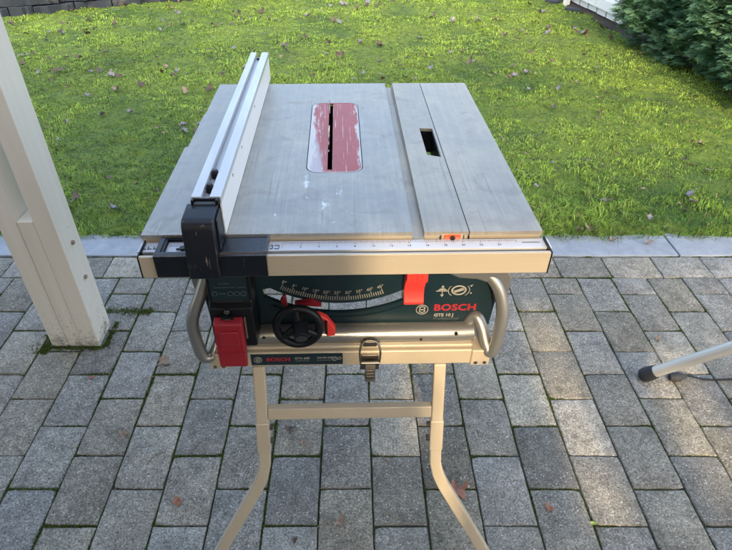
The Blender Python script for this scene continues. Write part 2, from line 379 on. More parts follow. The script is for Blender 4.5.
def curve_to_mb(cu):
    ob = bpy.data.objects.new('tmp', cu); COL.objects.link(ob); dg = bpy.context.evaluated_depsgraph_get()
    dg.update(); me = bpy.data.meshes.new_from_object(ob.evaluated_get(dg))
    mb = MB(); mb.v = [tuple(v.co) for v in me.vertices]; mb.f = [tuple(p.vertices) for p in me.polygons]
    bpy.data.objects.remove(ob); bpy.data.meshes.remove(me); return mb
def text_mb(txt, size, thick=0.0002, bold=0.0, shear=0, align='CENTER', space=1.0):
    cu = bpy.data.curves.new('tmp', 'FONT'); cu.body = txt; cu.size = size; cu.extrude = thick; cu.offset = bold; cu.shear = shear
    cu.align_x = align; cu.align_y = 'CENTER'; cu.space_character = space; cu.resolution_u = 3
    return curve_to_mb(cu)
def xf(mb, mx): mb.v = [tuple(mx @ Vector(p)) for p in mb.v]; return mb
def facing(x, y, z, rot=0, sx=1, sz=1):
    """text plane facing -Y at (x,y,z), rotated in the panel plane"""
    return Matrix.Translation((x, y, z)) @ Matrix.Rotation(rot, 4, 'Y') @ Matrix.Rotation(PI / 2, 4, 'X') @ Matrix.Diagonal((sx, sz, 1, 1))
def rrect(x0, x1, y0, y1, r, n=6):
    out = []
    for cx, cy, a in ((x1 - r, y1 - r, 0), (x0 + r, y1 - r, 90), (x0 + r, y0 + r, 180), (x1 - r, y0 + r, 270)):
        for k in range(n + 1):
            t = R(a + 90 * k / n); out.append((cx + r * math.cos(t), cy + r * math.sin(t)))
    return out
def join(*mbs):
    o = MB()
    for m in mbs: o.add(m.v, m.f)
    return o
def emblem(x, y, z, r):
    """round badge: ring with a bar-and-arc armature mark inside"""
    m = MB(); m.torus((x, y, z), (0, -1, 0), r, r * 0.09, 40, 6)
    m.torus((x, y, z), (0, -1, 0), r * 0.62, r * 0.1, 30, 6, R(35), R(145)); m.torus((x, y, z), (0, -1, 0), r * 0.62, r * 0.1, 30, 6, R(215), R(325))
    for s in (-1, 1): m.box(x + s * r * 0.42 - r * 0.1, x + s * r * 0.42 + r * 0.1, y - 0.0004, y + 0.0002, z - r * 0.55, z + r * 0.55)
    m.box(x - r * 0.42, x + r * 0.42, y - 0.0004, y + 0.0002, z - r * 0.13, z + r * 0.13)
    return m

# ------------------------------------------------------------------ world, sun, camera
w = bpy.data.worlds.new('World'); scene.world = w; w.use_nodes = True
nt = w.node_tree; bg = nt.nodes['Background']
sky = nt.nodes.new('ShaderNodeTexSky'); sky.sky_type = 'NISHITA'; sky.sun_disc = False
SUN_EL = R(28.0); SUN_AZ = R(180 + 1.5)     # compass angle from +Y, clockwise: the sun stands behind the camera
sky.sun_elevation = SUN_EL; sky.sun_rotation = SUN_AZ
sky.air_density = 1.0; sky.dust_density = 6.0; sky.ozone_density = 0.3
nt.links.new(sky.outputs[0], bg.inputs[0]); bg.inputs[1].default_value = 0.15
sd = bpy.data.lights.new('sun', 'SUN'); sd.energy = 1.05; sd.angle = R(1.1); sd.color = (1.0, 0.76, 0.48)
so = bpy.data.objects.new('sun', sd); COL.objects.link(so)
dirv = Vector((math.sin(SUN_AZ) * math.cos(SUN_EL), math.cos(SUN_AZ) * math.cos(SUN_EL), math.sin(SUN_EL)))
so.rotation_euler = dirv.to_track_quat('Z', 'Y').to_euler(); so.location = dirv * 20

cam_d = bpy.data.cameras.new('camera'); cam = bpy.data.objects.new('camera', cam_d); COL.objects.link(cam)
cam.location = (0, 0, 1.295); cam.rotation_euler = (R(90 - 37.5), 0, 0)
cam_d.sensor_width = 36; cam_d.lens = 560 / 732 * 36; cam_d.shift_x = 14 / 732; cam_d.clip_start = 0.02; cam_d.clip_end = 300
scene.camera = cam
scene.view_settings.view_transform = 'Standard'; scene.view_settings.look = 'None'
scene.view_settings.gamma = 1; scene.view_settings.use_curve_mapping = False
scene.view_settings.exposure = 2.55
scene.render.engine = 'CYCLES'

# ------------------------------------------------------------------ terrace
def flat_grid(name, x0, x1, y0, y1, z, mat, nx=1, ny=1, fz=None, **tags):
    mb = MB()
    for j in range(ny + 1):
        for i in range(nx + 1):
            x = x0 + (x1 - x0) * i / nx; y = y0 + (y1 - y0) * j / ny
            mb.v.append((x, y, z + (fz(x, y) if fz else 0)))
    for j in range(ny):
        for i in range(nx):
            a = j * (nx + 1) + i; mb.f.append((a, a + 1, a + nx + 2, a + nx + 1))
    return build(mb, name, mat, smooth=bool(fz), **tags)
flat_grid('soil_bed', -40, 40, -30, 60, -0.05, M['bed_soil'], kind='structure')
flat_grid('joint_sand', -6, 6, -3.5, 1.95, -0.0065, M['soil'], kind='structure')

PX0, PW = 0.051, 0.1325
YT = 1.672; PH = 0.0972
verts = []; faces = []; tints = []
def add_paver(x0, x1, y0, y1, tint, near):
    g = 0.0013 + rnd.uniform(-0.0004, 0.0009)
    x0 += g + rnd.uniform(0, 0.001); x1 -= g + rnd.uniform(0, 0.001); y0 += g + rnd.uniform(0, 0.001); y1 -= g + rnd.uniform(0, 0.001)
    k = 7 if near else 1; j = 0.0007 if near else 0
    pts = []; cxm, cym = (x0 + x1) / 2, (y0 + y1) / 2
    c = [(x0, y0), (x1, y0), (x1, y1), (x0, y1)]
    for a in range(4):
        p, q = c[a], c[(a + 1) % 4]
        chip = rnd.random() < 0.3 and near
        cd = rnd.uniform(0.001, 0.0035) if chip else 0
        for i in range(k):
            t = i / k
            if i == 0 and chip: pts.append((p[0] + (cxm - p[0]) * cd / 0.07, p[1] + (cym - p[1]) * cd / 0.07)); continue
            pts.append((p[0] + (q[0] - p[0]) * t + rnd.uniform(-j, j), p[1] + (q[1] - p[1]) * t + rnd.uniform(-j, j)))
    cx, cy = (x0 + x1) / 2, (y0 + y1) / 2; rz = rnd.uniform(-0.004, 0.004)
    h = rnd.uniform(-0.0015, 0.0015); tx, ty = rnd.uniform(-0.012, 0.012), rnd.uniform(-0.010, 0.010)
    def Z(x, y): return h + (x - cx) * tx + (y - cy) * ty
    o = len(verts); n = len(pts)
    for dz, ins in ((-0.03, 0), (-0.0032, 0), (-0.0009, 0.0012), (0, 0.0034)):
        for (x, y) in pts:
            sx = 1 - ins / (x1 - x0) * 2; sy = 1 - ins / (y1 - y0) * 2
            xx = cx + (x - cx) * sx; yy = cy + (y - cy) * sy
            xr = cx + (xx - cx) * math.cos(rz) - (yy - cy) * math.sin(rz); yr = cy + (xx - cx) * math.sin(rz) + (yy - cy) * math.cos(rz)
            verts.append((xr, yr, dz + Z(xr, yr))); tints.append(tint)
    for r_ in range(3):
        for i in range(n): faces.append((o + r_ * n + i, o + r_ * n + (i + 1) % n, o + (r_ + 1) * n + (i + 1) % n, o + (r_ + 1) * n + i))
    faces.append(tuple(o + 3 * n + i for i in range(n)))
def ptint(dark=None):
    v = 1.32 * rnd.choice((0.13, 0.145, 0.16, 0.175, 0.19, 0.15)) * rnd.uniform(0.92, 1.08) if dark is None else dark * 1.35
    wv = rnd.uniform(-1, 1)
    return (v * (1.04 + 0.05 * wv), v * (0.985 + 0.012 * wv), v * (0.80 - 0.06 * wv), 1)
special = {(1, 7): 0.095, (1, 5): 0.12, (0, 6): 0.2, (3, 7): 0.115, (4, 6): 0.2, (3, 5): 0.23, (2, 6): 0.155, (-1, 7): 0.13, (-1, 9): 0.15,
           (0, 8): 0.135, (-7, 4): 0.085, (-7, 6): 0.12, (-8, 7): 0.105, (-3, 6): 0.13, (-4, 7): 0.17, (2, 8): 0.17, (4, 8): 0.16, (5, 5): 0.14, (5, 7): 0.15}
for k in range(-34, 34):
    x0 = PX0 + PW * k; odd = k % 2
    j = -1 if odd else 0
    while True:
        yt = YT - PH * j; yb = YT - PH * (j + 2)
        if yt < -3.4: break
        t = ptint(special.get((k, j)))
        add_paver(x0, x0 + PW, yb, min(yt, YT), t, abs(x0) < 1.8 and yb > 0.4)
        j += 2
for n in range(-26, 24):
    x0 = 0.986 + 0.193 * n; add_paver(x0, x0 + 0.193, YT, 1.805, ptint(), abs(x0) < 2.2)
me = bpy.data.meshes.new('paving'); me.from_pydata(verts, [], faces); me.materials.append(M['paver'])
ca = me.color_attributes.new('tint', 'FLOAT_COLOR', 'POINT'); ca.data.foreach_set('color', [c for t in tints for c in t])
for p in me.polygons: p.use_smooth = True
me.set_sharp_from_angle(angle=R(60))
link(bpy.data.objects.new('paving', me), kind='structure')

mb = MB()
for n in range(-5, 5):
    x0 = 1.302 + 1.0 * n + 0.003; x1 = x0 + 0.994; N = 24; y0, y1 = 1.812, 1.975
    fr = [(x0 + (x1 - x0) * i / N, y0 + rnd.uniform(-0.0025, 0.0025)) for i in range(N + 1)]
    bk = [(x0 + (x1 - x0) * i / N, y1) for i in range(N + 1)][::-1]
    mb.prism(fr + bk, -0.04, 0.004 + rnd.uniform(-0.001, 0.001), 'z')
build(mb, 'stone_border', M['slab'], bevel=0.004, kind='structure')

# moss in the joints (uncountable tufts)
mv, mf, mc = [], [], []
def tuft(x, y, z, s, n, cols, out=(mv, mf, mc)):
    V, F, Cc = out
    for _ in range(n):
        a = rnd.uniform(0, 2 * PI); l = s * rnd.uniform(0.5, 1.2); lean = rnd.uniform(0.1, 0.9); wd = s * 0.22
        dx, dy = math.cos(a), math.sin(a); bx = x + rnd.uniform(-s, s) * 0.5; by = y + rnd.uniform(-s, s) * 0.5
        o = len(V); c = rnd.choice(cols); c = tuple(q * rnd.uniform(0.75, 1.25) for q in c) + (1,)
        V += [(bx - dy * wd, by + dx * wd, z), (bx + dy * wd, by - dx * wd, z), (bx + dx * l * lean, by + dy * l * lean, z + l * (1 - lean * 0.5))]
        F.append((o, o + 1, o + 2)); Cc += [c, c, c]
MOSS = [(0.07, 0.13, 0.015), (0.12, 0.18, 0.02), (0.045, 0.08, 0.012), (0.08, 0.085, 0.03), (0.05, 0.05, 0.02)]
def moss_line(p, q, dens, thr):
    d = math.hypot(q[0] - p[0], q[1] - p[1]); n = int(d * dens)
    for i in range(n):
        t = rnd.random(); x = p[0] + (q[0] - p[0]) * t; y = p[1] + (q[1] - p[1]) * t
        v = noise.noise(Vector((x * 5.5, y * 5.5, 3.3))) + 0.4 * noise.noise(Vector((x * 17, y * 17, 9)))
        if v > thr:
            w_ = 0.0045 + 0.004 * min(1, (v - thr) * 2.5)
            tuft(x + rnd.uniform(-w_, w_) * .6, y + rnd.uniform(-w_, w_) * .6, -0.004, 0.0045 + 0.003 * min(1, (v - thr) * 2), 4, MOSS)
for k in range(-14, 16):
    x = PX0 + PW * k
    moss_line((x, 0.45), (x, YT), 700, 0.08)
    odd = k % 2; j = 1 if odd else 2
    while YT - PH * j > 0.45:
        y = YT - PH * j; moss_line((x, y), (x + PW, y), 900, -0.02); j += 2
moss_line((-1.9, YT), (2.0, YT), 800, 0.0)
moss_line((-1.9, 1.808), (2.0, 1.808), 900, -0.08)
for n in range(-14, 6): moss_line((0.986 + .193 * n, YT), (0.986 + .193 * n, 1.806), 700, 0)
# thick moss round the foot of the post
for i in range(1100):
    s = rnd.randrange(4)
    if s == 0: x, y = rnd.uniform(-0.99, -0.81), 1.305 - abs(rnd.gauss(0, 0.008))
    elif s == 1: x, y = -0.808 + abs(rnd.gauss(0, 0.007)), rnd.uniform(1.30, 1.42)
    elif s == 2: x, y = -0.98 - abs(rnd.gauss(0, 0.02)), rnd.uniform(1.27, 1.36)
    else: x, y = rnd.uniform(-0.86, -0.70), 1.478 + rnd.gauss(0, 0.009)
    if noise.noise(Vector((x * 30, y * 30, 1))) > -0.3: tuft(x, y, 0.0, 0.007, 5, MOSS)
def attr_mesh(name, V, F, C_, mat, **tags):
    me = bpy.data.meshes.new(name); me.from_pydata(V, [], F); me.materials.append(mat)
    ca = me.color_attributes.new('tint', 'FLOAT_COLOR', 'POINT'); ca.data.foreach_set('color', [c for t in C_ for c in t])
    o = bpy.data.objects.new(name, me); return o
link(attr_mesh('joint_moss', mv, mf, mc, M['moss']), kind='stuff', label='bright green moss filling the joints between the grey pavers')

# ------------------------------------------------------------------ lawn
def lawn_h(x, y):
    e = min(1, max(0, (y - 1.92) / 0.08))
    return e * (0.006 + 0.016 * noise.noise(Vector((x * 1.3, y * 1.3, 0))) + 0.016 * noise.noise(Vector((x * 6, y * 6, 4))) + 0.012 * noise.noise(Vector((x * 17, y * 17, 7)))) - (1 - e) * 0.02
flat_grid('lawn', -7, 5, 1.9, 9.5, 0.012, M['lawn_ground'], 480, 300, lawn_h, kind='structure')
flat_grid('far_lawn', -40, 40, 9.4, 60, 0.0, M['lawn_ground'], kind='structure')
try:
    import numpy as np
except Exception: np = None
import array
def grass_field():
    V = []; F = []; Cc = []
    r = random.Random(11)
    def visx(y): # half-width of the visible lawn at depth y (a bit more on both sides)
        d = y * 0.793 + 1.295 * 0.609; return (-d * 0.70 - 0.25, d * 0.74 + 0.25)
    y = 1.925
    while y < 7.2:
        dy = 0.02; xa, xb = visx(y)
        dens = 15000 if y < 2.3 else 11000 if y < 3 else 9500 if y < 4.2 else 7000
        n = int((xb - xa) * dy * dens)
        for _ in range(n):
            px = r.uniform(xa, xb); py = y + r.uniform(0, dy)
            if px > 2.33 - (py - 4.9) * 0.17 + 0.05 and py > 3: continue
            big = noise.noise(Vector((px * 0.9, py * 0.9, 2))); med = noise.noise(Vector((px * 3.2, py * 3.2, 5))); fi = noise.noise(Vector((px * 11, py * 11, 8)))
            tall = 0.5 + med * 0.9 + fi * 0.6 - (py - 2) * 0.04     # grass tufts versus moss
            if r.random() > 0.85 + tall: 
                continue
            near = max(0, 1 - (py - 1.93) / 0.5)
            l = (0.012 + 0.034 * max(0, min(1, tall)) + 0.025 * near * r.random()) * r.uniform(0.6, 1.35) * (1 if py < 2.6 else 0.72)
            wd = (0.0012 + 0.0003 * (py - 2)) * r.uniform(0.8, 1.3)
            a = noise.noise(Vector((px * 5, py * 5, 12))) * 9 + r.gauss(0, 1.1); lean = r.uniform(0.5, 1.25)
            dx, dy2 = math.cos(a), math.sin(a); z = lawn_h(px, py) + 0.011
            k = max(0, min(1, 0.42 + min(0.35, (py - 1.9) * 0.12) + big * 0.8 + med * 0.9 + fi * 0.5 + r.gauss(0, 0.16)))
            c0 = (0.075, 0.18, 0.03); c1 = (0.36, 0.52, 0.07)
            c = [c0[i] + (c1[i] - c0[i]) * k for i in range(3)]
            q_ = r.random()
            if q_ < 0.05: c = [0.34, 0.28, 0.14]
            elif q_ < 0.10: c = [0.07, 0.045, 0.025]
            elif q_ < 0.24: c = [0.025, 0.055, 0.012]
            g = r.uniform(0.6, 1.4) * (1 + 0.5 * noise.noise(Vector((px * 26, py * 26, 17)))); c = tuple(q * g for q in c) + (1,)
            o = len(V); h1 = l * 0.6
            V.append((px - dy2 * wd, py + dx * wd, z - 0.004)); V.append((px + dy2 * wd, py - dx * wd, z - 0.004))
            mx, my = px + dx * h1 * lean * 0.5, py + dy2 * h1 * lean * 0.5
            V.append((mx - dy2 * wd * .8, my + dx * wd * .8, z + h1 * (1 - lean * .3))); V.append((mx + dy2 * wd * .8, my - dx * wd * .8, z + h1 * (1 - lean * .3)))
            V.append((px + dx * l * lean, py + dy2 * l * lean, z + l * (1 - lean * 0.72)))
            F.append((o, o + 1, o + 3, o + 2)); F.append((o + 2, o + 3, o + 4)); Cc += [c] * 5
        y += dy
    return attr_mesh('grass', V, F, Cc, M['grass'])
link(grass_field(), kind='stuff', label='short mossy yellow-green grass covering the lawn')

# ------------------------------------------------------------------ leaves
def leaf_mesh(name, kind, curl, seed, mat):
    r = random.Random(seed); n = 40; pts = []
    for i in range(n):
        a = 2 * PI * i / n
        if kind == 'maple':
            lob = abs(math.cos(2.5 * (a - PI / 2))) ** 1.6; rad = 0.60 + 0.36 * lob * r.uniform(.7, 1.1) + r.uniform(-.06, .06)
            if abs(a - 1.5 * PI) < 0.5: rad *= 0.6
        elif kind == 'oval': rad = 1 / math.sqrt((math.cos(a) / 0.55) ** 2 + (math.sin(a)) ** 2) + r.uniform(-.03, .03)
        else: rad = 0.68 + 0.2 * math.cos(2 * a + 0.6) + 0.1 * math.sin(5 * a + seed) + r.uniform(-.08, .08)
        pts.append((rad * math.cos(a), rad * math.sin(a)))
    mb = MB(); rings = (0, 0.35, 0.7, 1.0); ph = r.uniform(0, 6)
    def H(x, y):
        d = math.hypot(x, y); return curl * (d * d * 0.5 * (1 + 0.8 * math.cos(2 * math.atan2(y, x) + ph))) + 0.16 * math.sin(5 * x + ph) * d + 0.26 * noise.noise(Vector((x * 2, y * 2, seed)))
    mb.v.append((0, 0, H(0, 0)))
    for t in rings[1:]:
        for (x, y) in pts: mb.v.append((x * t, y * t, H(x * t, y * t)))
    for i in range(n): mb.f.append((0, 1 + i, 1 + (i + 1) % n))
    for q in range(2):
        for i in range(n):
            a = 1 + q * n + i; b_ = 1 + q * n + (i + 1) % n; mb.f.append((a, a + n, b_ + n, b_))
    # stalk
    st = MB().tube([(0, 0, H(0, 0)), (0.05, -0.5, H(0, -.5) + .03), (0.16, -1.25, 0.12)], [0.02, 0.025, 0.03], 5)
    mb.add(st.v, st.f)
    me = bpy.data.meshes.new(name); me.from_pydata([(x * 0.5, y * 0.5, z * 0.5) for x, y, z in mb.v], [], mb.f); me.materials.append(mat)
    for p in me.polygons: p.use_smooth = True
    return me
kinds = {
 'mauve': [leaf_mesh('fallen_leaf', k, c, s, M['leaf_mauve']) for k, c, s in (('maple', .5, 1), ('oval', .6, 2), ('ragged', .7, 3))],
 'brown': [leaf_mesh('fallen_leaf', k, c, s, M['leaf_brown']) for k, c, s in (('maple', .9, 4), ('ragged', .8, 5), ('oval', .7, 6))],
 'tan': [leaf_mesh('fallen_leaf', k, c, s, M['leaf_tan']) for k, c, s in (('maple', .8, 7), ('oval', .5, 8), ('ragged', 1.0, 9))]}
LL = {'mauve': ('small grey-mauve fallen leaf lying on the mossy lawn', 'grey-mauve fallen leaves on the lawn'),
      'brown': ('small dark brown curled leaf lying on the mossy lawn', 'dark brown fallen leaves on the lawn'),
      'tan': ('small pale tan fallen leaf lying on the mossy lawn', 'pale tan fallen leaves on the lawn')}
lr = random.Random(5)
def put_leaf(me, x, y, z, s, label, group=None, tilt=0.35, rz=None, name='fallen_leaf'):
    o = bpy.data.objects.new(name, me); o.location = (x, y, z); o.scale = (s, s * lr.uniform(.75, 1.1), s)
    o.rotation_euler = (lr.gauss(0, tilt), lr.gauss(0, tilt), lr.uniform(0, 6.28) if rz is None else rz)
    t = dict(label=label, category='leaf')
    if group: t['group'] = group
    return link(o, None, **t)
placed = 0
while placed < 292:
    v = lr.uniform(0, 1); y = 1.98 + 4.6 * v ** 0.75
    d = y * 0.793 + 0.789; x = lr.uniform(-d * 0.66, d * 0.70)
    if x > 2.36 - (y - 4.9) * 0.17 and y > 3: continue
    dn = noise.noise(Vector((x * 1.1, y * 1.1, 30)))
    if lr.random() > 0.45 + dn * 1.5 + 0.5 * noise.noise(Vector((x * 4, y * 4, 3))): continue
    k = lr.choices(('mauve', 'brown', 'tan'), (0.42, 0.53, 0.05))[0]
    put_leaf(lr.choice(kinds[k]), x, y, 0.030 + lawn_h(x, y) + lr.uniform(0, .008), lr.choice((0.026, 0.032, 0.04, 0.05, 0.06)) * lr.uniform(.85, 1.15) * (1.0 + 0.08 * (y - 2)), *LL[k]); placed += 1
lv, lf, lc = [], [], []
for i in range(1500):
    y = 1.97 + 4.9 * lr.random() ** 0.8; d = y * 0.793 + 0.789; x = lr.uniform(-d * 0.68, d * 0.72)
    if (x > 2.3 - (y - 4.9) * 0.17 and y > 3) or lr.random() > 0.5 + 1.4 * noise.noise(Vector((x * 1.6, y * 1.6, 44))): continue
    s_ = lr.uniform(0.005, 0.013) * (1 + 0.1 * (y - 2)); a = lr.uniform(0, 6.28); z = lawn_h(x, y) + lr.uniform(0.018, 0.030); o = len(lv)
    for k in range(5):
        t = a + k * 1.257; lv.append((x + s_ * math.cos(t) * lr.uniform(.5, 1.2), y + s_ * math.sin(t) * lr.uniform(.4, .9), z + lr.uniform(-.3, .6) * s_))
    lv.append((x, y, z)); lf += [(o + k, o + (k + 1) % 5, o + 5) for k in range(5)]
    c = lr.choice(((0.05, 0.035, 0.025), (0.11, 0.07, 0.045), (0.15, 0.13, 0.15), (0.25, 0.2, 0.16), (0.03, 0.025, 0.02))); lc += [c + (1,)] * 6
link(attr_mesh('leaf_litter', lv, lf, lc, M['moss']), kind='stuff', label='small brown and grey leaf fragments strewn through the lawn')
tan, brn = [[leaf_mesh('fallen_leaf', k, c, s, M[m_]) for k, c, s in (('maple', 1.3, 31), ('oval', 1.0, 32), ('ragged', 1.5, 33))] for m_ in ('leaf_tan', 'leaf_brown')]
rus = [leaf_mesh('fallen_leaf', 'ragged', 1.0, 21, M['leaf_russet']), leaf_mesh('fallen_leaf', 'maple', 0.8, 22, M['leaf_russet'])]
grn = leaf_mesh('fallen_leaf', 'oval', 0.6, 23, M['leaf_green'])
for me_, x, y, s, lab in (
    (tan[0], -0.592, 1.228, 0.045, 'pale curled leaf on the pavers just left of the saw, below the left tube handle'),
    (rus[0], -0.797, 1.169, 0.022, 'small reddish brown leaf on the pavers just below the cream post'),
    (tan[2], -0.628, 0.96, 0.028, 'small pale folded leaf on a paver joint at left, below the cream post'),
    (rus[1], -0.432, 0.761, 0.027, 'small russet leaf lying alone on the pavers at lower left'),
    (brn[1], -0.17, 0.977, 0.030, 'crumpled brown leaf on the pavers just below the left end of the crossbar'),
    (tan[1], -0.131, 0.931, 0.026, 'small pale buff leaf under the crossbar, beside the crumpled brown leaf'),
    (tan[0], -0.028, 0.709, 0.042, 'ragged light brown leaf on the pavers between the two bent legs'),
    (rus[1], 0.262, 0.79, 0.065, 'large pinkish brown leaf tucked behind the right bent leg'),
    (rus[0], 0.483, 0.745, 0.026, 'small russet leaf on the sunlit pavers right of the right bent leg'),
    (grn, 0.58, 0.704, 0.018, 'tiny lime green leaf in a paver joint at lower right'),
    (tan[1], 1.006, 1.335, 0.024, 'small round pale leaf on the pavers above the grey tripod foot'),
    (brn[0], -0.135, 0.665, 0.02, 'tiny dark leaf fragment on the pavers at the bottom edge'),
    (tan[1], 1.205, 1.889, 0.032, 'pale leaf on the blue-grey border stone at the right'),
    (tan[2], 1.07, 1.911, 0.028, 'small leaf on the border stone nearest the saw table on its right'),
    (brn[2], -0.86, 1.95, 0.05, 'brown leaf on the border stone beside the cream post'),
    (rus[0], -0.70, 1.94, 0.045, 'reddish brown leaf on the border stone between post and saw table'),
    (brn[0], 0.95, 1.965, 0.045, 'dark curled leaf at the grass edge right of the saw table'),
    (tan[0], 1.0, 1.975, 0.06, 'large tan leaf standing up at the grass edge right of the saw table')):
    o_ = put_leaf(me_, x, y, 0, s, lab, tilt=0.12)
    rm = o_.rotation_euler.to_matrix(); sc_ = o_.scale
    o_.location.z = (0.0025 if y < 1.8 else 0.009 if y < 1.96 else 0.02) - sorted((rm @ Vector((v.co.x * sc_.x, v.co.y * sc_.y, v.co.z * sc_.z))).z for v in me_.vertices)[8]
def twig(pts, r, lab):
    mb = MB().tube([(x, y, 0.003 + r + 0.002 * (i % 2)) for i, (x, y) in enumerate(pts)], r, 6)
    build(mb, 'twig', M['twig'], loc=(pts[0][0], pts[0][1], 0), label=lab, category='twig')
twig([(-0.02, 1.03), (0.005, 1.008), (0.03, 0.998)], 0.0012, 'short dark twig on the pavers right below the crossbar')
twig([(0.06, 0.905), (0.085, 0.88), (0.125, 0.845)], 0.0009, 'thin curved straw on the pavers between the legs, slanting right')
twig([(0.082, 0.9), (0.085, 0.86), (0.082, 0.82)], 0.0009, 'thin straight straw on the pavers beside the slanting straw')
twig([(0.08, 0.74), (0.1, 0.715), (0.125, 0.722)], 0.0011, 'bent twig on the pavers left of the right bent leg')
twig([(-0.10, 0.68), (-0.075, 0.70), (-0.05, 0.722)], 0.0011, 'thin twig beside the ragged leaf at the bottom')
twig([(-0.60, 0.79), (-0.592, 0.815), (-0.585, 0.835)], 0.0011, 'short pale straw standing over a joint at lower left')
twig([(-0.54, 0.865), (-0.525, 0.89), (-0.50, 0.905)], 0.0016, 'dark forked twig on the pavers left of the left bent leg')
twig([(-0.64, 1.16), (-0.60, 1.172), (-0.57, 1.17)], 0.0011, 'straight brown twig along a joint below the pale curled leaf')

# ------------------------------------------------------------------ post
post = thing('wooden_post', 'cream painted wooden post of laminated planks, rising from the pavers on the left', 'post', (-0.897, 1.36, 0))
def planks(name, x0, x1, z1, lab=None):
    o = build(MB().box(x0 + .897, x1 + .897, 1.305 - 1.36, 1.409 - 1.36, 0.0, z1), name, M['post'], post, bevel=0.0025)
    if lab: o['label'] = lab
planks('plank', -0.975, -0.9225, 2.6); planks('plank', -0.8745, -0.820, 2.6)
build(MB().box(-0.9215 + .897, -0.8755 + .897, 1.3065 - 1.36, 1.407 - 1.36, 0.0, 0.475), 'spacer_block', M['post'], post, bevel=0.002)
for (y, z) in ((1.36, 0.372), (1.36, 0.245)):
    build(MB().cyl((0.077 - 0.003, y - 1.36, z), (1, 0, 0), 0.0075, 0.009, 14, 0.0065), 'bolt', M['leaf_tan'], post, bevel=0.001)

# ------------------------------------------------------------------ table saw (local frame: x right, y back, z world height)
TH = R(1.2); SZ = 0.617
saw = thing('table_saw', 'portable table saw with dark teal front panel and aluminium top, clamped on the folding stand', 'table saw', (0.0, 0.68, SZ), TH)
ZR[saw.name] = SZ
B = lambda mb, n, m, p=saw, **k: build(mb, n, M[m], p, **k)
TZ = 0.85
# table top: main plate with an opening for the insert
def plate(outl, holes, z1, th, name, mat, parent=saw, bevel=0.0012):
    mb = curve_plate(outl, holes, th); xf(mb, Matrix.Translation((0, 0, z1 - th / 2)))
    return build(mb, name, M[mat], parent)
ins = rrect(-0.0755, 0.0235, 0.188, 0.518, 0.022)
main_out = [(-0.304, 0.0), (0.0885, 0.0), (0.0905, 0.64), (-0.296, 0.64), (-0.296, 0.46), (-0.2985, 0.455), (-0.2985, 0.30), (-0.304, 0.295)]
top = plate(main_out, [ins[::-1]], TZ, 0.006, 'table_top', 'table')
# aprons
mb = MB(); mb.box(-0.303, 0.0885, 0.001, 0.006, 0.828, TZ - 0.0062); mb.box(-0.303, -0.298, 0.0065, 0.29, 0.82, TZ - 0.0062); mb.box(-0.295, 0.089, 0.634, 0.639, 0.82, TZ - 0.0062)
mb.box(-0.295, -0.290, 0.30, 0.633, 0.82, TZ - 0.0062)
B(mb, 'table_edge', 'alu_rail', top, bevel=0.0006)
# mitre slot channel
mb = MB().box(0.0872, 0.1058, 0.0, 0.64, 0.838, 0.8395); mb.box(0.0866, 0.0886, 0.0005, 0.64, 0.8397, 0.8435); mb.box(0.1052, 0.1068, 0.0005, 0.64, 0.8397, 0.8435)
B(mb, 'mitre_slot', 'table_side', top)
hole = [(0.1415, 0.255), (0.1655, 0.245), (0.1665, 0.372), (0.1412, 0.375)]
side = plate([(0.1052, 0.0), (0.1700, 0.0), (0.1718, 0.64), (0.1072, 0.64)], [hole[::-1]], TZ, 0.006, 'side_plate', 'table_side')
mb = MB().box(0.1052, 0.128, 0.001, 0.006, 0.828, TZ - .0062); mb.box(0.164, 0.1695, 0.001, 0.006, 0.828, TZ - .0062); mb.box(0.128, 0.164, 0.012, 0.014, 0.828, TZ - .0062)
mb.box(0.1075, 0.171, 0.634, 0.639, 0.82, TZ - .0062)
B(mb, 'table_edge', 'alu_rail', side, bevel=0.0006)
# recess walls under the hole
mb = MB()
for i in range(4):
    a, b_ = hole[i], hole[(i + 1) % 4]; 
    dx, dy = b_[0] - a[0], b_[1] - a[1]; l = math.hypot(dx, dy); nx, ny = dy / l * .0015, -dx / l * .0015
    mb.prism([a, b_, (b_[0] + nx, b_[1] + ny), (a[0] + nx, a[1] + ny)], 0.80, TZ - 0.0065, 'z')
B(mb, 'push_stick_recess', 'black', side)
ext = plate([(0.1716, 0.0), (0.278, 0.0), (0.279, 0.64), (0.1734, 0.64)], [], TZ - 0.0003, 0.006, 'extension_plate', 'table_ext')
mb = MB().box(0.1716, 0.278, 0.001, 0.006, 0.8275, 0.8317); mb.box(0.1716, 0.278, 0.001, 0.006, 0.8405, TZ - .0065); mb.box(0.173, 0.2765, 0.0035, 0.006, 0.8318, 0.8404)
mb.box(0.2728, 0.2775, 0.0065, 0.634, 0.822, TZ - .0065); mb.box(0.174, 0.279, 0.635, 0.639, 0.822, TZ - .0065)
B(mb, 'table_edge', 'alu_rail', ext, bevel=0.0005)
# insert plate with blade slot
ip = plate(rrect(-0.0735, 0.0215, 0.190, 0.516, 0.021), [[(-0.0385, 0.20), (-0.0385, 0.512), (-0.0300, 0.512), (-0.0300, 0.20)]], TZ - 0.0002, 0.003, 'insert_plate', 'insert')
rim = curve_plate(rrect(-0.0739, 0.0219, 0.1896, 0.5164, 0.0213), [rrect(-0.0727, 0.0207, 0.1908, 0.5152, 0.0203)[::-1]], 0.002); xf(rim, Matrix.Translation((0, 0, TZ - 0.0006)))
build(rim, 'rim', M['scale_white'], ip)
B(MB().box(-0.080, 0.028, 0.183, 0.523, 0.838, 0.8395), 'slot_shade_sheet', 'slot_shade')  # black sheet under the insert stands in for the shade inside the saw
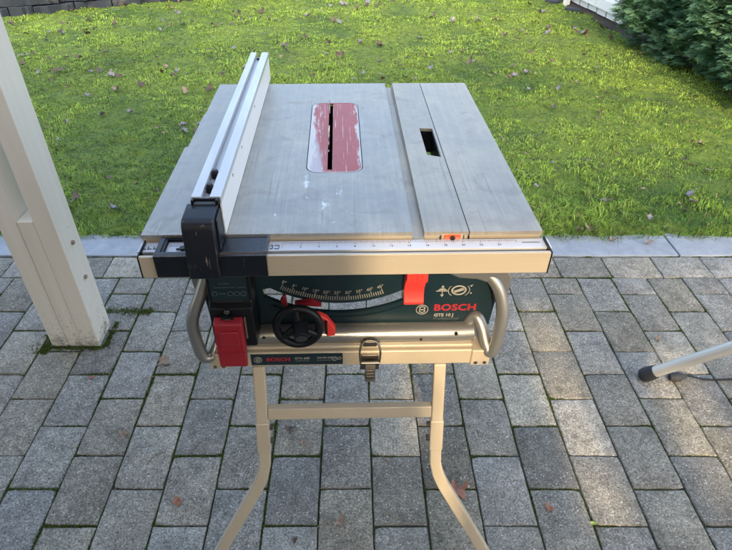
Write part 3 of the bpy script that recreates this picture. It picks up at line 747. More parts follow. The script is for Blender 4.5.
# blade disc with carbide teeth + riving knife
mb = MB(); n = 40; bc = (0.355, TZ - 0.1215)
pts = []
for i in range(n):
    a = 2 * PI * i / n
    for da, rr in ((0, 0.127), (0.05, 0.1265), (0.07, 0.119), (0.12, 0.1215)):
        pts.append((bc[0] + rr * math.cos(a + da), bc[1] + rr * math.sin(a + da)))
mb.prism(pts, -0.0381, -0.0366, 'x'); B(mb, 'saw_blade', 'blade')
mb = MB().prism([(0.462, 0.80), (0.482, 0.84), (0.494, 0.852), (0.504, 0.860), (0.508, 0.860), (0.511, 0.85), (0.508, 0.80)], -0.0381, -0.0366, 'x'); B(mb, 'riving_knife', 'steel')
# front rail
rail = B(MB().box(-0.297, 0.2785, -0.0455, -0.0425, 0.808, 0.843), 'front_rail', 'alu_rail', bevel=0.0008)
mb = MB().box(-0.297, 0.2785, -0.0424, -0.0335, 0.808, 0.811); mb.box(-0.297, 0.2785, -0.0424, -0.0395, 0.8395, 0.8425)
mb.box(-0.297, 0.2785, -0.0334, -0.004, 0.820, 0.8225); mb.box(-0.297, 0.2785, -0.0334, -0.0310, 0.811, 0.8198)
B(mb, 'rail_channel', 'alu_rail', rail, bevel=0.0004)
for xa in (-0.2985, 0.2787): B(MB().box(xa, xa + 0.0013, -0.046, -0.004, 0.807, 0.844), 'end_cap', 'black', rail)
# scale tape
B(MB().box(-0.305, 0.286, -0.0258, -0.0022, 0.8227, 0.8385), 'scale_bar', 'scale_white', rail, bevel=0.0006)
mb = MB(); mr = MB(); 
for i in range(0, 131):
    x = -0.10 + i * 0.0026
    if x > 0.27: break
    l = 0.0068 if i % 10 == 0 else 0.0048 if i % 5 == 0 else 0.0032
    (mb if i % 3 else mr).box(x, x + 0.0006, -0.0052 - l, -0.0048, 0.8386, 0.83875)
B(mb, 'scale_marks', 'ink_dark', rail); B(mr, 'scale_marks', 'ink_scale_red', rail)
tx = MB()
for k in range(0, 13):
    t = text_mb(str(k * 2 if k else 1), 0.0058, 0.0001); xf(t, Matrix.Translation((-0.10 + 0.026 * k, -0.0175, 0.8387))); tx.add(t.v, t.f)
for x, s_, wd in ((-0.112, 0, .004), (-0.104, 0, .006)): pass
B(tx, 'scale_numbers', 'ink_dark', rail)
mb = MB()
for x0, x1 in ((-0.1175, -0.1135), (-0.1115, -0.1045)): mb.box(x0, x1, -0.0225, -0.0205, 0.8386, 0.8388); mb.box(x0, x1, -0.0145, -0.0125, 0.8386, 0.8388); mb.box(x1 - .0012, x1, -0.0205, -0.0145, 0.8386, 0.8388)
for x0, x1 in ((-0.300, -0.294), (-0.292, -0.286), (-0.284, -0.278)): mb.box(x0, x1, -0.020, -0.0175, 0.8386, 0.8388); mb.box(x0, x0 + .0015, -0.0175, -0.0125, 0.8386, 0.8388)
mb.box(0.246, 0.272, -0.0135, -0.012, 0.8386, 0.8388)
B(mb, 'scale_marks', 'ink_dark', rail)
# pointer window on the rail's right: orange-red clip with black screw
mb = MB().box(0.1295, 0.1305, 0.0005, 0.012, 0.829, TZ - 0.003)
clip = B(MB().box(0.1305, 0.1625, -0.0005, 0.0105, 0.8295, 0.8465), 'scale_pointer', 'alu_rail', bevel=0.001)
B(MB().box(0.1345, 0.1585, -0.0022, -0.0007, 0.8365, 0.8462), 'red_lens', 'orange_red', clip, bevel=0.0006)
B(MB().cyl((0.1465, -0.0023, 0.8415), (0, -1, 0), 0.0036, 0.003, 14), 'screw', 'screw', clip, bevel=0.0006)
m_ = MB().box(0.1365, 0.1415, -0.0027, -0.0023, 0.8395, 0.8412); m_.box(0.1515, 0.1565, -0.0027, -0.0023, 0.8395, 0.8412); m_.box(0.1455, 0.1475, -0.006, -0.0023, 0.832, 0.8365)
B(m_, 'white_tick', 'ink_grey', clip)

# rip fence: profile rails + faces + head
fx0, fx1, fz = -0.2215, -0.1805, 0.912
fence = B(join(MB().box(fx0, fx0 + 0.0135, 0.0, 0.676, fz - 0.010, fz), MB().box(fx1 - 0.0155, fx1, 0.0, 0.676, fz - 0.010, fz), MB().box(fx0 + 0.0120, fx1 - 0.0135, 0.004, 0.672, fz - 0.0135, fz - 0.0105),
          MB().box(fx0 + 0.0005, fx0 + 0.0030, 0.0, 0.676, TZ + 0.0012, fz - 0.0102)), 'rip_fence', 'fence_alu', bevel=0.0007)
B(MB().box(fx1 - 0.0030, fx1 - 0.0004, 0.0005, 0.6755, TZ + 0.0012, fz - 0.0103), 'fence_face', 'fence_face', fence, bevel=0.0004)
m_ = MB()
for y in (0.10, 0.20, 0.385): m_.cyl((fx1 - 0.001, y, 0.893), (1, 0, 0), 0.0028, 0.0008, 12)
B(m_, 'bolt_hole', 'screw', fence)
for y in (0.032, 0.075): B(join(MB().cyl((fx0 + 0.020, y, fz - 0.0105), (0, 0, 1), 0.0058, 0.010, 18), MB().cyl((fx0 + 0.020, y, fz - 0.0004), (0, 0, 1), 0.0048, 0.0035, 18, 0.004)), 'fence_screw', 'screw', fence, bevel=0.0006)
B(MB().cyl((fx0 + 0.019, 0.655, fz - 0.0105), (0, 0, 1), 0.004, 0.004, 14), 'fence_screw', 'screw', fence)
# carriage riding on the rail
cz = 0.8475
mb = MB()
mb.box(-0.275, -0.119, -0.0500, -0.0462, 0.811, cz - .0002)                    # front skirt
mb.box(-0.275, -0.268, -0.0460, 0.0, 0.8425, cz); mb.box(-0.268, -0.228, -0.0460, -0.0385, 0.8425, cz); mb.box(-0.268, -0.228, -0.0030, 0.0, 0.8425, cz)
mb.box(-0.228, -0.119, -0.0460, 0.0, 0.8425, cz)
mb.box(-0.186, -0.119, -0.0445, -0.0405, cz + .0001, cz + 0.0012); mb.box(-0.186, -0.119, -0.0045, -0.001, cz + .0001, cz + 0.0012); mb.box(-0.1225, -0.119, -0.0404, -0.0046, cz + .0001, cz + 0.0012)
car = B(mb, 'carriage', 'black_worn', fence, bevel=0.0012)
m_ = MB().box(-0.2678, -0.2640, -0.0383, -0.0032, 0.8392, 0.8460); m_.box(-0.2640, -0.2282, -0.0060, -0.0032, 0.8392, 0.8460)
B(m_, 'window_edge', 'black', car)
B(MB().box(-0.2635, -0.229, -0.0375, -0.0040, 0.8400, 0.8412), 'pointer_window', 'scale_white', car)
m_ = MB().cyl((-0.2395, -0.0245, 0.8412), (0, 0, 1), 0.0045, 0.004, 16); m_.box(-0.249, -0.231, -0.0262, -0.0228, 0.8413, 0.8430)
m_.box(-0.261, -0.230, -0.0158, -0.0152, 0.8412, 0.8415)
B(m_, 'pointer_screw', 'screw', car, bevel=0.0004)
# fence head / lever
prof = [(-0.0560, 0.8145), (-0.0635, 0.8150), (-0.0545, 0.888), (-0.0525, 0.8965), (-0.0475, 0.9012), (-0.0420, 0.9028), (-0.004, 0.9045), (-0.004, 0.8490), (-0.0500 - .0003, 0.8488)]
prof = [(-0.0505, 0.8145), (-0.0600, 0.8145), (-0.0525, 0.889), (-0.0505, 0.8965), (-0.0455, 0.9012), (-0.0400, 0.9026), (-0.004, 0.9045), (-0.004, 0.8490), (-0.0505, 0.8488)]
head = B(MB().prism(prof, -0.2275, -0.1845, 'x'), 'clamp_lever', 'black_worn', fence, bevel=0.0022, seg=3)
B(MB().prism([(-0.0400, 0.8505), (-0.036, 0.8960), (-0.008, 0.899), (-0.008, 0.8505)], -0.1843, -0.1815, 'x'), 'lever_side', 'black_worn', fence, bevel=0.001)
m_ = MB().box(-0.2200, -0.1825, -0.0035, -0.0005, 0.856, fz - 0.0015); m_.box(-0.2205, -0.2170, -0.0090, -0.0036, 0.9040, fz - 0.001); m_.box(-0.1870, -0.1830, -0.0090, -0.0036, 0.9040, fz - 0.001)
B(m_, 'fence_end_cap', 'black', fence, bevel=0.0006)
B(MB().box(-0.2165, -0.1875, -0.0095, -0.0037, 0.9040, 0.9068), 'lever_plate', 'ink_dim', fence, bevel=0.0005)

# front panel with the curved slot
PY = 0.030
cx, cz0 = -0.0185, 0.902   # centre of the bevel arc
def arc(r, a0, a1, n): return [(cx + r * math.sin(a0 + (a1 - a0) * i / n), cz0 - r * math.cos(a0 + (a1 - a0) * i / n)) for i in range(n + 1)]
a0, a1 = -0.575, 0.60
slot = arc(0.2285, a0, a1, 28) + [(cx + 0.2195 * math.sin(a1 + 0.04), cz0 - 0.2195 * math.cos(a1 + 0.04))] + arc(0.210, a0, a1, 28)[::-1] + [(cx + 0.2195 * math.sin(a0 - 0.04), cz0 - 0.2195 * math.cos(a0 - 0.04))]
outl = [(-0.236, 0.640), (0.236, 0.640), (0.240, 0.70), (0.236, 0.800), (-0.236, 0.800), (-0.24, 0.70)]
mb = curve_plate(outl, [slot[::-1]], 0.004); xf(mb, Matrix.Translation((0, PY + 0.002, 0)) @ Matrix.Rotation(PI / 2, 4, 'X'))
panel = build(mb, 'front_panel', M['panel'], saw)
# raised lip round the slot and below it
m_ = MB()
def strip(r0, r1, aa, ab, y0, y1, n=28):
    A = arc(r0, aa, ab, n); Bq = arc(r1, aa, ab, n)
    for i in range(n): m_.prism([A[i], A[i + 1], Bq[i + 1], Bq[i]], y0, y1, 'y')
strip(0.2300, 0.2325, a0, a1, PY - 0.0015, PY - 0.0002); strip(0.240, 0.2425, -0.5, 0.62, PY - 0.002, PY - 0.0002)
B(m_, 'panel_rib', 'panel', panel)
B(MB().box(-0.232, 0.232, PY - 0.004, PY - 0.0003, 0.7575, 0.7600), 'panel_edge', 'alu_rail', panel)
# body sides (hollow inside: the slot shows the paving behind)
mb = MB().box(-0.236, -0.232, PY + 0.005, 0.58, 0.64, 0.82); mb.box(0.232, 0.236, PY + 0.005, 0.58, 0.64, 0.82)
B(mb, 'side_panel', 'panel', bevel=0.001)
B(MB().box(-0.12, 0.10, 0.40, 0.56, 0.70, 0.83), 'motor_housing', 'panel', bevel=0.01)
B(MB().box(-0.03, -0.0, 0.25, 0.46, 0.64, 0.835), 'blade_guard_box', 'black', bevel=0.006)
# degree scale
m_ = MB(); RT = 0.2035
for i in range(0, 46):
    a = -0.50 + i * 0.0190
    l = 0.0105 if i % 5 == 0 else 0.0075
    p0 = (cx + (RT - l) * math.sin(a), cz0 - (RT - l) * math.cos(a)); p1 = (cx + RT * math.sin(a), cz0 - RT * math.cos(a))
    t = (math.cos(a) * 0.0007, math.sin(a) * 0.0007)
    m_.prism([(p0[0] - t[0], p0[1] - t[1]), (p1[0] - t[0], p1[1] - t[1]), (p1[0] + t[0], p1[1] + t[1]), (p0[0] + t[0], p0[1] + t[1])], PY - 0.0006, PY - 0.0001, 'y')
B(m_, 'degree_ticks', 'ink_grey', panel)
m_ = MB()
for i in range(10):
    a = -0.50 + i * 5 * 0.0190; rr = RT - 0.0155
    t = text_mb('%d°' % (5 * i), 0.0082, 0.0002, 0.0001); xf(t, facing(cx + rr * math.sin(a), PY - 0.0004, cz0 - rr * math.cos(a), -a)); m_.add(t.v, t.f)
B(m_, 'degree_numbers', 'ink_grey', panel)
# maker's lettering
t = text_mb('BOSCH', 0.0190, 0.0003, 0.00055, space=1.05); xf(t, facing(0.1735, PY - 0.0006, 0.6790, 0, 1.12, 1.0)); B(t, 'lettering', 'ink_red', panel)
t = text_mb('GTS 10 J', 0.0088, 0.0002, 0.00035, align='LEFT'); xf(t, facing(0.1395, PY - 0.0005, 0.6625, 0, 1.05, 1)); B(t, 'lettering', 'ink_grey', panel)
t = text_mb('Professional', 0.0080, 0.0002, 0.00005, align='LEFT'); xf(t, facing(0.1390, PY - 0.0005, 0.6548, 0, 1.12, 1)); B(t, 'lettering', 'ink_dim', panel)
B(emblem(0.1185, PY - 0.0006, 0.6755, 0.0098), 'emblem', 'ink_grey', panel, smooth=True)
# pictograms: blade height (arrows about a line) and rotation sign
m_ = MB(); px, pz = 0.149, 0.7150
m_.box(px - 0.0105, px + 0.0105, PY - .0006, PY - .0001, pz - 0.0008, pz + 0.0008)
m_.prism([(px - 0.0075, pz + 0.0015), (px + 0.0075, pz + 0.0015), (px + 0.004, pz + 0.0052), (px - 0.004, pz + 0.0052)], PY - .0006, PY - .0001, 'y')
for s in (-1, 1): m_.prism([(px - 0.003, pz + s * 0.0075), (px + 0.003, pz + s * 0.0075), (px, pz + s * 0.0125)], PY - .0006, PY - .0001, 'y')
m_.box(px - .0007, px + .0007, PY - .0006, PY - .0001, pz + 0.0052, pz + 0.0075); m_.box(px - .0007, px + .0007, PY - .0006, PY - .0001, pz - 0.0075, pz - 0.0009)
qx, qz = 0.176, 0.7160
e = MB().torus((0, 0, 0), (0, -1, 0), 0.0105, 0.0016, 36, 6); xf(e, Matrix.Translation((qx, PY - 0.0004, qz)) @ Matrix.Diagonal((1.05, 0.4, 0.85, 1))); m_.add(e.v, e.f)
e = MB().box(-0.008, 0.008, -0.0004, 0.0002, -0.0026, 0.0026); xf(e, Matrix.Translation((qx, PY - 0.0004, qz)) @ Matrix.Rotation(R(-22), 4, 'Y')); m_.add(e.v, e.f)
for aa, ab in ((-50, 40), (140, 230)):
    e = MB().torus((0, 0, 0), (0, -1, 0), 0.0175, 0.0007, 20, 6, R(aa), R(ab)); xf(e, Matrix.Translation((qx, PY - 0.0004, qz)) @ Matrix.Diagonal((1.0, 0.5, 0.8, 1))); m_.add(e.v, e.f)
m_.prism([(qx + 0.017, qz + 0.0095), (qx + 0.0225, qz + 0.0120), (qx + 0.0195, qz + 0.0070)], PY - .0006, PY - .0001, 'y')
m_.cyl((qx + 0.0205, PY - 0.0001, qz - 0.006), (0, -1, 0), 0.0016, 0.0005, 10)
B(m_, 'pictogram', 'ink_grey', panel)
# switch box
mb = MB(); mb.prism([(-0.024, 0.648), (-0.024, 0.728), (-0.013, 0.735), (-0.009, 0.795), (PY - 0.0005, 0.795), (PY - 0.0005, 0.648)], -0.222, -0.154, 'x')
sw = B(mb, 'switch_box', 'black', bevel=0.003, seg=3)
B(MB().prism([(-0.0140, 0.7375), (-0.0105, 0.791), (-0.0095, 0.791), (-0.0130, 0.7375)], -0.2165, -0.160, 'x'), 'warning_label', 'panel', sw)
m_ = MB(); tl = Matrix.Rotation(R(-3.5), 4, 'X')
m_.box(-0.210, -0.178, -0.0138, -0.0124, 0.7620, 0.7628)
m_.box(-0.174, -0.163, -0.0138, -0.0124, 0.7620, 0.7630)
for i, x in enumerate((-0.2105, -0.1865, -0.1765, -0.1665)):
    m_.torus((x, -0.0142, 0.7510), (0, -1, 0), 0.0040, 0.0006, 24, 5)
m_.box(-0.2035, -0.1945, -0.0145, -0.0130, 0.7503, 0.7517)
B(m_, 'warning_print', 'ink_dim', sw)
t = text_mb('10 000', 0.006, 0.0002); xf(t, facing(-0.195, -0.0127, 0.7690)); B(t, 'warning_print', 'ink_dim', sw)
m_ = MB().prism([(-0.0242, 0.655), (-0.029, 0.643), (-0.036, 0.619), (-0.044, 0.621), (-0.0425, 0.660), (-0.0400, 0.7095), (-0.0242, 0.7145)], -0.2155, -0.1705, 'x')
flap = B(m_, 'emergency_stop_flap', 'dark_red', sw, bevel=0.003, seg=3)
B(MB().box(-0.2085, -0.1775, -0.0438, -0.0405, 0.666, 0.697), 'flap_pad', 'dark_red', flap, bevel=0.002)
B(MB().box(-0.2155, -0.1705, -0.0448, -0.0425, 0.6525, 0.6545), 'flap_groove', 'dark_red', flap)
m_ = MB().box(-0.2025, -0.1835, -0.034, -0.0243, 0.7145, 0.7195); B(m_, 'flap_latch', 'black', sw, bevel=0.001)
B(join(MB().cyl((-0.193, -0.0243, 0.7262), (0, -1, 0), 0.0042, 0.006, 16), MB().box(-0.1985, -0.1875, -0.0358, -0.0341, 0.7155, 0.7175)), 'hinge_pin', 'steel', sw, bevel=0.0006)
B(MB().box(-0.1690, -0.1670, -0.0262, -0.0242, 0.668, 0.712), 'switch_trim', 'twig', sw)
# hand wheel
hc = Vector((-0.0865, -0.018, 0.6845)); hn = Vector((0, -1, 0.12)).normalized()
whl = B(MB().torus(hc, hn, 0.0345, 0.0068, 56, 14), 'hand_wheel', 'black', smooth=True)
m_ = MB(); q = hn.to_track_quat('Z', 'Y')
for a in (95, 215, 335):
    d = q @ Vector((math.cos(R(a)), math.sin(R(a)), 0)); c0 = hc + hn * 0.002
    m_.tube([c0 + d * 0.006, c0 + d * 0.034], [0.0075, 0.0050], 10)
m_.cyl(hc - hn * 0.045, hn, 0.0100, 0.047, 24)
B(m_, 'hub', 'black', whl, smooth=True)
kb = hc + Vector((0.003, 0, 0.016)); 
B(join(MB().cyl(hc + Vector((0.004, -0.002, 0.006)), Vector((0.10, -1, -0.25)), 0.0125, 0.026, 26, 0.0115)), 'crank_knob', 'black', whl, bevel=0.002, smooth=True)
B(MB().cyl(hc + Vector((0.0066, -0.0274, -0.0004)), Vector((0.10, -1, -0.25)), 0.0085, 0.0008, 22), 'knob_end', 'rubber', whl)
# bevel lever (red) behind the wheel
m_ = MB().prism([(-0.0560, 0.703), (-0.0400, 0.693), (-0.0270, 0.671), (-0.0275, 0.6545), (-0.0420, 0.6525), (-0.0440, 0.668), (-0.0570, 0.688)], -0.010, 0.002, 'y')
lev = B(m_, 'bevel_lever', 'red_plastic', bevel=0.003, seg=3)
B(MB().box(-0.0445, -0.0400, -0.0118, -0.0102, 0.660, 0.690), 'lever_edge', 'black', lev, bevel=0.001)
m_ = MB().prism([(-0.1165, 0.7075), (-0.1105, 0.7175), (-0.1070, 0.7165), (-0.1050, 0.6960), (-0.1105, 0.6900)], PY - 0.012, PY - 0.003, 'y'); B(m_, 'angle_pointer', 'dark_red', bevel=0.0015)
m_ = MB().prism([(-0.093, 0.7025), (-0.066, 0.7055), (-0.050, 0.697), (-0.050, 0.6945), (-0.092, 0.6985)], PY - 0.012, PY - 0.003, 'y'); B(m_, 'carriage_plate', 'dark_red')
# red clamp lever under the rail
m_ = MB().prism([(-0.030, 0.806), (-0.030, 0.7795), (-0.0205, 0.7770), (-0.0085, 0.7510), (-0.0085, 0.7430), (-0.0150, 0.7280), (-0.0130, 0.7225), (-0.004, 0.7235), (0.002, 0.742), (0.002, 0.756), (-0.008, 0.784), (-0.008, 0.806)], 0.0805, 0.1120, 'x')
cl = B(m_, 'clamp_handle', 'red_plastic', bevel=0.0018, seg=3)
m_ = MB()
for x in (0.0895, 0.0965, 0.1035): m_.box(x - .0008, x + .0008, -0.0312, -0.0302, 0.7830, 0.800)
B(m_, 'grip_rib', 'red_plastic', cl, bevel=0.0004)
# base tube and handles
m_ = MB()
pts = [(-0.205, 0.024, 0.631), (-0.15, 0.022, 0.631), (0, 0.022, 0.631), (0.165, 0.022, 0.631), (0.206, 0.024, 0.631)]
m_.tube(smooth_path(pts, 4), 0.0185, 28)
bt = B(m_, 'base_tube', 'tube', smooth=True)
m_ = MB()
for x, z, r_ in ((0.176, 0.641, 0.0030), (0.117, 0.632, 0.0020), (-0.148, 0.638, 0.0030)): m_.cyl((x, 0.0075 if r_ > .0025 else 0.0045, z), (0, -1, 0), r_, 0.003, 14)
B(m_, 'bolt_hole', 'screw', bt)
# formed gusset where the tube meets the right handle
hr = smooth_path([(0.197, 0.030, 0.632), (0.204, 0.030, 0.653), (0.212, 0.026, 0.661), (0.220, 0.015, 0.648), (0.227, 0.001, 0.624), (0.234, -0.008, 0.611), (0.240, -0.010, 0.622), (0.244, -0.006, 0.660), (0.2445, 0.0, 0.695), (0.237, 0.010, 0.727), (0.222, 0.020, 0.750), (0.200, 0.030, 0.766), (0.17, 0.036, 0.772)], 6)
B(MB().tube(hr, 0.0102, 18), 'tube_handle', 'tube', smooth=True)
# sheet bracket carrying the right handle's top
m_ = MB().prism([(0.148, 0.7640), (0.170, 0.7530), (0.198, 0.7500), (0.218, 0.7420), (0.229, 0.7250), (0.234, 0.7000), (0.2445, 0.7000), (0.2530, 0.7250), (0.2545, 0.7520), (0.2450, 0.7700), (0.2250, 0.7850), (0.148, 0.7900)], 0.012, 0.034, 'y')
B(m_, 'handle_bracket', 'tube', bevel=0.006, seg=3)
hl = smooth_path([(-0.222, 0.045, 0.670), (-0.223, 0.030, 0.650), (-0.229, 0.012, 0.626), (-0.238, -0.004, 0.609), (-0.250, -0.010, 0.612), (-0.256, -0.008, 0.640), (-0.2580, -0.005, 0.680), (-0.2510, 0.0, 0.706), (-0.240, 0.008, 0.730), (-0.228, 0.020, 0.760), (-0.220, 0.030, 0.785)], 6)
B(MB().tube(hl, 0.0102, 18), 'tube_handle', 'tube', smooth=True)
m_ = MB().prism([(-0.262, 0.795), (-0.240, 0.795), (-0.2455, 0.700), (-0.254, 0.700)], 0.034, 0.038, 'y'); B(m_, 'handle_bracket', 'tube', bevel=0.001)
m_ = MB().box(-0.262, -0.240, 0.0385, 0.55, 0.792, 0.796); m_.box(0.232, 0.254, 0.0605, 0.55, 0.782, 0.795); B(m_, 'frame_tube', 'tube', bevel=0.002)
# foot flange of the saw resting on the stand
ff = B(MB().box(-0.215, 0.205, -0.0035, 0.030, 0.6175, 0.6250), 'base_flange', 'stand_steel', bevel=0.003, seg=3)
# underside brace between the flange and table (front feet)
B(MB().box(-0.215, 0.215, 0.50, 0.54, 0.6175, 0.66), 'rear_base_tube', 'tube', bevel=0.008, seg=3)
m_ = MB().box(-0.225, -0.195, 0.045, 0.50, 0.6178, 0.64); m_.box(0.185, 0.215, 0.045, 0.50, 0.6178, 0.64); B(m_, 'side_base_tube', 'tube', bevel=0.006, seg=3)

# ------------------------------------------------------------------ folding stand
stand = thing('folding_stand', 'folding champagne metal stand with bent legs and a crossbar, carrying the saw', 'saw stand', (0.0, 0.68, 0), TH)
S = lambda mb, n, m, p=stand, **k: build(mb, n, M[m], p, **k)
fr = S(MB().box(-0.213, 0.205, -0.0085, 0.020, 0.5835, 0.6165), 'front_rail', 'stand_steel', bevel=0.003, seg=3)
S(MB().box(-0.213, 0.205, 0.52, 0.548, 0.5835, 0.6165), 'rear_rail', 'stand_steel', bevel=0.003)
for x0, x1 in ((-0.243, -0.2115), (0.2035, 0.236)):
    br = S(MB().box(x0, x1, -0.0112, 0.021, 0.5815, 0.6170), 'corner_bracket', 'stand_steel', bevel=0.0025, seg=3)
    for x in (x0 + 0.009, x1 - 0.008):
        S(MB().cyl((x, -0.0110, 0.5885), (0, -1, 0), 0.0036, 0.0016, 14, 0.0026), 'rivet', 'steel', br, smooth=True)
for xs in (-0.236, 0.206): S(MB().box(xs, xs + 0.026, 0.0215, 0.53, 0.590, 0.6165), 'side_rail', 'stand_steel', bevel=0.002)
st = S(MB().box(-0.1715, -0.016, -0.0096, -0.0087, 0.5885, 0.6140), 'name_strip', 'panel', fr)
S(emblem(-0.1600, -0.0100, 0.6015, 0.0066), 'emblem', 'ink_grey', st, smooth=True)
t = text_mb('BOSCH', 0.0112, 0.0002, 0.00035, space=1.02); xf(t, facing(-0.1255, -0.0099, 0.6015, 0, 1.1, 1)); S(t, 'lettering', 'ink_red', st)
t = text_mb('GTA 600', 0.0066, 0.0001, 0.0002); xf(t, facing(-0.085, -0.0098, 0.6035)); m_ = MB(); m_.add(t.v, t.f); m_.box(-0.097, -0.073, -0.0099, -0.0097, 0.5972, 0.5978)
t = text_mb('DIN EN 847', 0.0050, 0.0001, 0.0002); xf(t, facing(-0.0465, -0.0098, 0.6045)); m_.add(t.v, t.f); m_.box(-0.060, -0.036, -0.0099, -0.0097, 0.5985, 0.5991)
m_.torus((-0.0300, -0.0100, 0.6020), (0, -1, 0), 0.0042, 0.0008, 24, 5); m_.torus((-0.0215, -0.0100, 0.6030), (0, -1, 0), 0.0028, 0.0006, 20, 5); m_.box(-0.0320, -0.0280, -0.0100, -0.0097, 0.6012, 0.6028)
S(m_, 'lettering', 'ink_grey', st)
# legs : plane leaning toward the viewer; wy(z) gives local y
def wy(z, s): return (-0.002 - 0.316 * (0.585 - z)) if s < 0 else (0.545 + 0.42 * (0.585 - z))
def flat_leg(pts, w_, th, s):
    """rectangular bar following (x,z) points with true width w_ in the leg's plane"""
    mb = MB(); N = len(pts)
    L_, R_ = [], []
    for i in range(N):
        a = Vector(pts[max(i - 1, 0)]); b_ = Vector(pts[min(i + 1, N - 1)]); t_ = (b_ - a).normalized(); n_ = Vector((-t_.y, t_.x))
        p = Vector(pts[i]); L_.append(p + n_ * w_ / 2); R_.append(p - n_ * w_ / 2)
    for i in range(N):
        for q in (L_[i], R_[i]):
            y = wy(q.y, s); mb.v.append((q.x, y - th / 2, q.y)); mb.v.append((q.x, y + th / 2, q.y))
    for i in range(N - 1):
        o = i * 4; mb.f += [(o, o + 4, o + 6, o + 2), (o + 1, o + 3, o + 7, o + 5), (o, o + 1, o + 5, o + 4), (o + 2, o + 6, o + 7, o + 3)]
    mb.f += [(0, 2, 3, 1), ((N - 1) * 4, (N - 1) * 4 + 1, (N - 1) * 4 + 3, (N - 1) * 4 + 2)]
    return mb
def legs(s):
    for sx, xo in ((-1, -0.1615), (1, 0.1525)):
        pts = [(xo, 0.583), (xo, 0.50), (xo, 0.43), (xo + sx * .001, 0.385), (xo + sx * 0.007, 0.360), (xo + sx * 0.018, 0.335), (xo + sx * 0.075, 0.235), (xo + sx * 0.195, 0.018)]
        lg = S(flat_leg(pts, 0.021, 0.014, s), 'leg', 'stand_steel', bevel=0.0025, seg=3)
        S(flat_leg([(xo, 0.474), (xo, 0.414)], 0.0238, 0.0170, s), 'joint_sleeve', 'stand_steel', lg, bevel=0.002)
        for z in (0.461, 0.434):
            y = wy(z, s); m_ = MB().cyl((xo - sx * 0.0115, y, z), (-sx, 0, 0), 0.0045, 0.005, 10); m_.box(xo - sx * 0.018, xo - sx * 0.012, y - 0.005, y + 0.005, z - 0.003, z + 0.0035)
            S(m_, 'bolt', 'steel', lg, bevel=0.0008)
        e = Vector((xo + sx * 0.195, wy(0.018, s), 0.018)); d = Vector((sx * 0.48, s * 0.0, -1)).normalized()
        S(MB().tube([e - d * 0.02, e + d * 0.0, (e.x + d.x * .012, e.y, 0.001)], [0.013, 0.015, 0.016], 16), 'foot_cap', 'rubber', lg, smooth=True)
    z0, z1 = 0.481, 0.502; y0 = wy(z0, s) - 0.0065; y1 = wy(z1, s) - 0.0065
    mb = MB().prism([(y0, z0), (y1, z1), (y1 + 0.013, z1), (y0 + 0.013, z0)], -0.1505, 0.1415, 'x')
    S(mb, 'crossbar', 'stand_steel', bevel=0.0015)
legs(-1); legs(1)
# over-centre latch hooking the saw's base tube to the stand
lt = S(MB().prism([(0.013, 0.5760), (0.047, 0.5760), (0.0445, 0.6120), (0.0155, 0.6120)], -0.0125, -0.0088, 'y'), 'latch', 'steel', bevel=0.0015)
wire = smooth_path([(0.0165, -0.0185, 0.592), (0.0135, -0.0185, 0.606), (0.0130, -0.0160, 0.626), (0.0190, -0.0110, 0.6400), (0.0300, -0.0100, 0.6430), (0.0410, -0.0110, 0.6400), (0.0470, -0.0160, 0.626), (0.0465, -0.0185, 0.606), (0.0435, -0.0185, 0.592)], 5)
S(MB().tube(wire, 0.0017, 10), 'wire_loop', 'steel', lt, smooth=True)
S(MB().prism([(0.018, 0.628), (0.0425, 0.628), (0.0385, 0.6385), (0.0225, 0.6385)], -0.0090, 0.0010, 'y'), 'hook', 'steel', lt, bevel=0.001)
m_ = MB().prism([(-0.0175, 0.603), (-0.0215, 0.598), (-0.0240, 0.568), (-0.0270, 0.562), (-0.0250, 0.5595), (-0.0200, 0.564), (-0.0170, 0.590)], 0.0215, 0.0395, 'x')
lv = S(m_, 'latch_lever', 'steel', lt, bevel=0.0012)
m_ = MB()
for z in (0.570, 0.5765, 0.583): m_.box(0.0240, 0.0370, -0.0252 + (z - .57) * .1, -0.0225 + (z - .57) * .1, z, z + 0.0025)
m_.cyl((0.0150, -0.0190, 0.600), (1, 0, 0), 0.0030, 0.031, 12)
S(m_, 'latch_pin', 'steel', lt, bevel=0.0005)

# ------------------------------------------------------------------ tripod leg at right + cable
foot = Vector((0.888, 1.164, 0.019)); dr = Vector((0.140, -0.078, 0.195)).normalized()
apex = foot + dr * 1.25
tri = thing('tripod_stand', 'grey metal tripod leg with black rubber foot standing on the pavers at right', 'tripod', (apex.x, apex.y, 0))
def T(mb, n, m, p=tri, **k):
    mb.v = [(x - apex.x, y - apex.y, z) for x, y, z in mb.v]; return build(mb, n, M[m], p, **k)
for ft in (foot, Vector((apex.x + 0.62, apex.y - 0.42, 0.019)), Vector((apex.x + 0.25, apex.y + 0.75, 0.019))):
    dd = (apex - ft).normalized()
    lg = T(MB().tube([ft + dd * 0.03, apex - dd * 0.03], 0.0165, 24), 'leg', 'tripod_grey', smooth=True)
    T(MB().tube([ft - dd * 0.012, ft - dd * 0.006, ft + dd * 0.008, ft + dd * 0.034, ft + dd * 0.035], [0.014, 0.0205, 0.0225, 0.0205, 0.018], 22), 'rubber_foot', 'rubber', lg, smooth=True)
T(MB().cyl((apex.x, apex.y, apex.z - 0.06), (0, 0, 1), 0.035, 0.12, 24), 'hub', 'black', bevel=0.004)
T(MB().cyl((apex.x, apex.y, apex.z + 0.06), (0, 0, 1), 0.014, 0.5, 20), 'pole', 'tripod_grey', smooth=True)
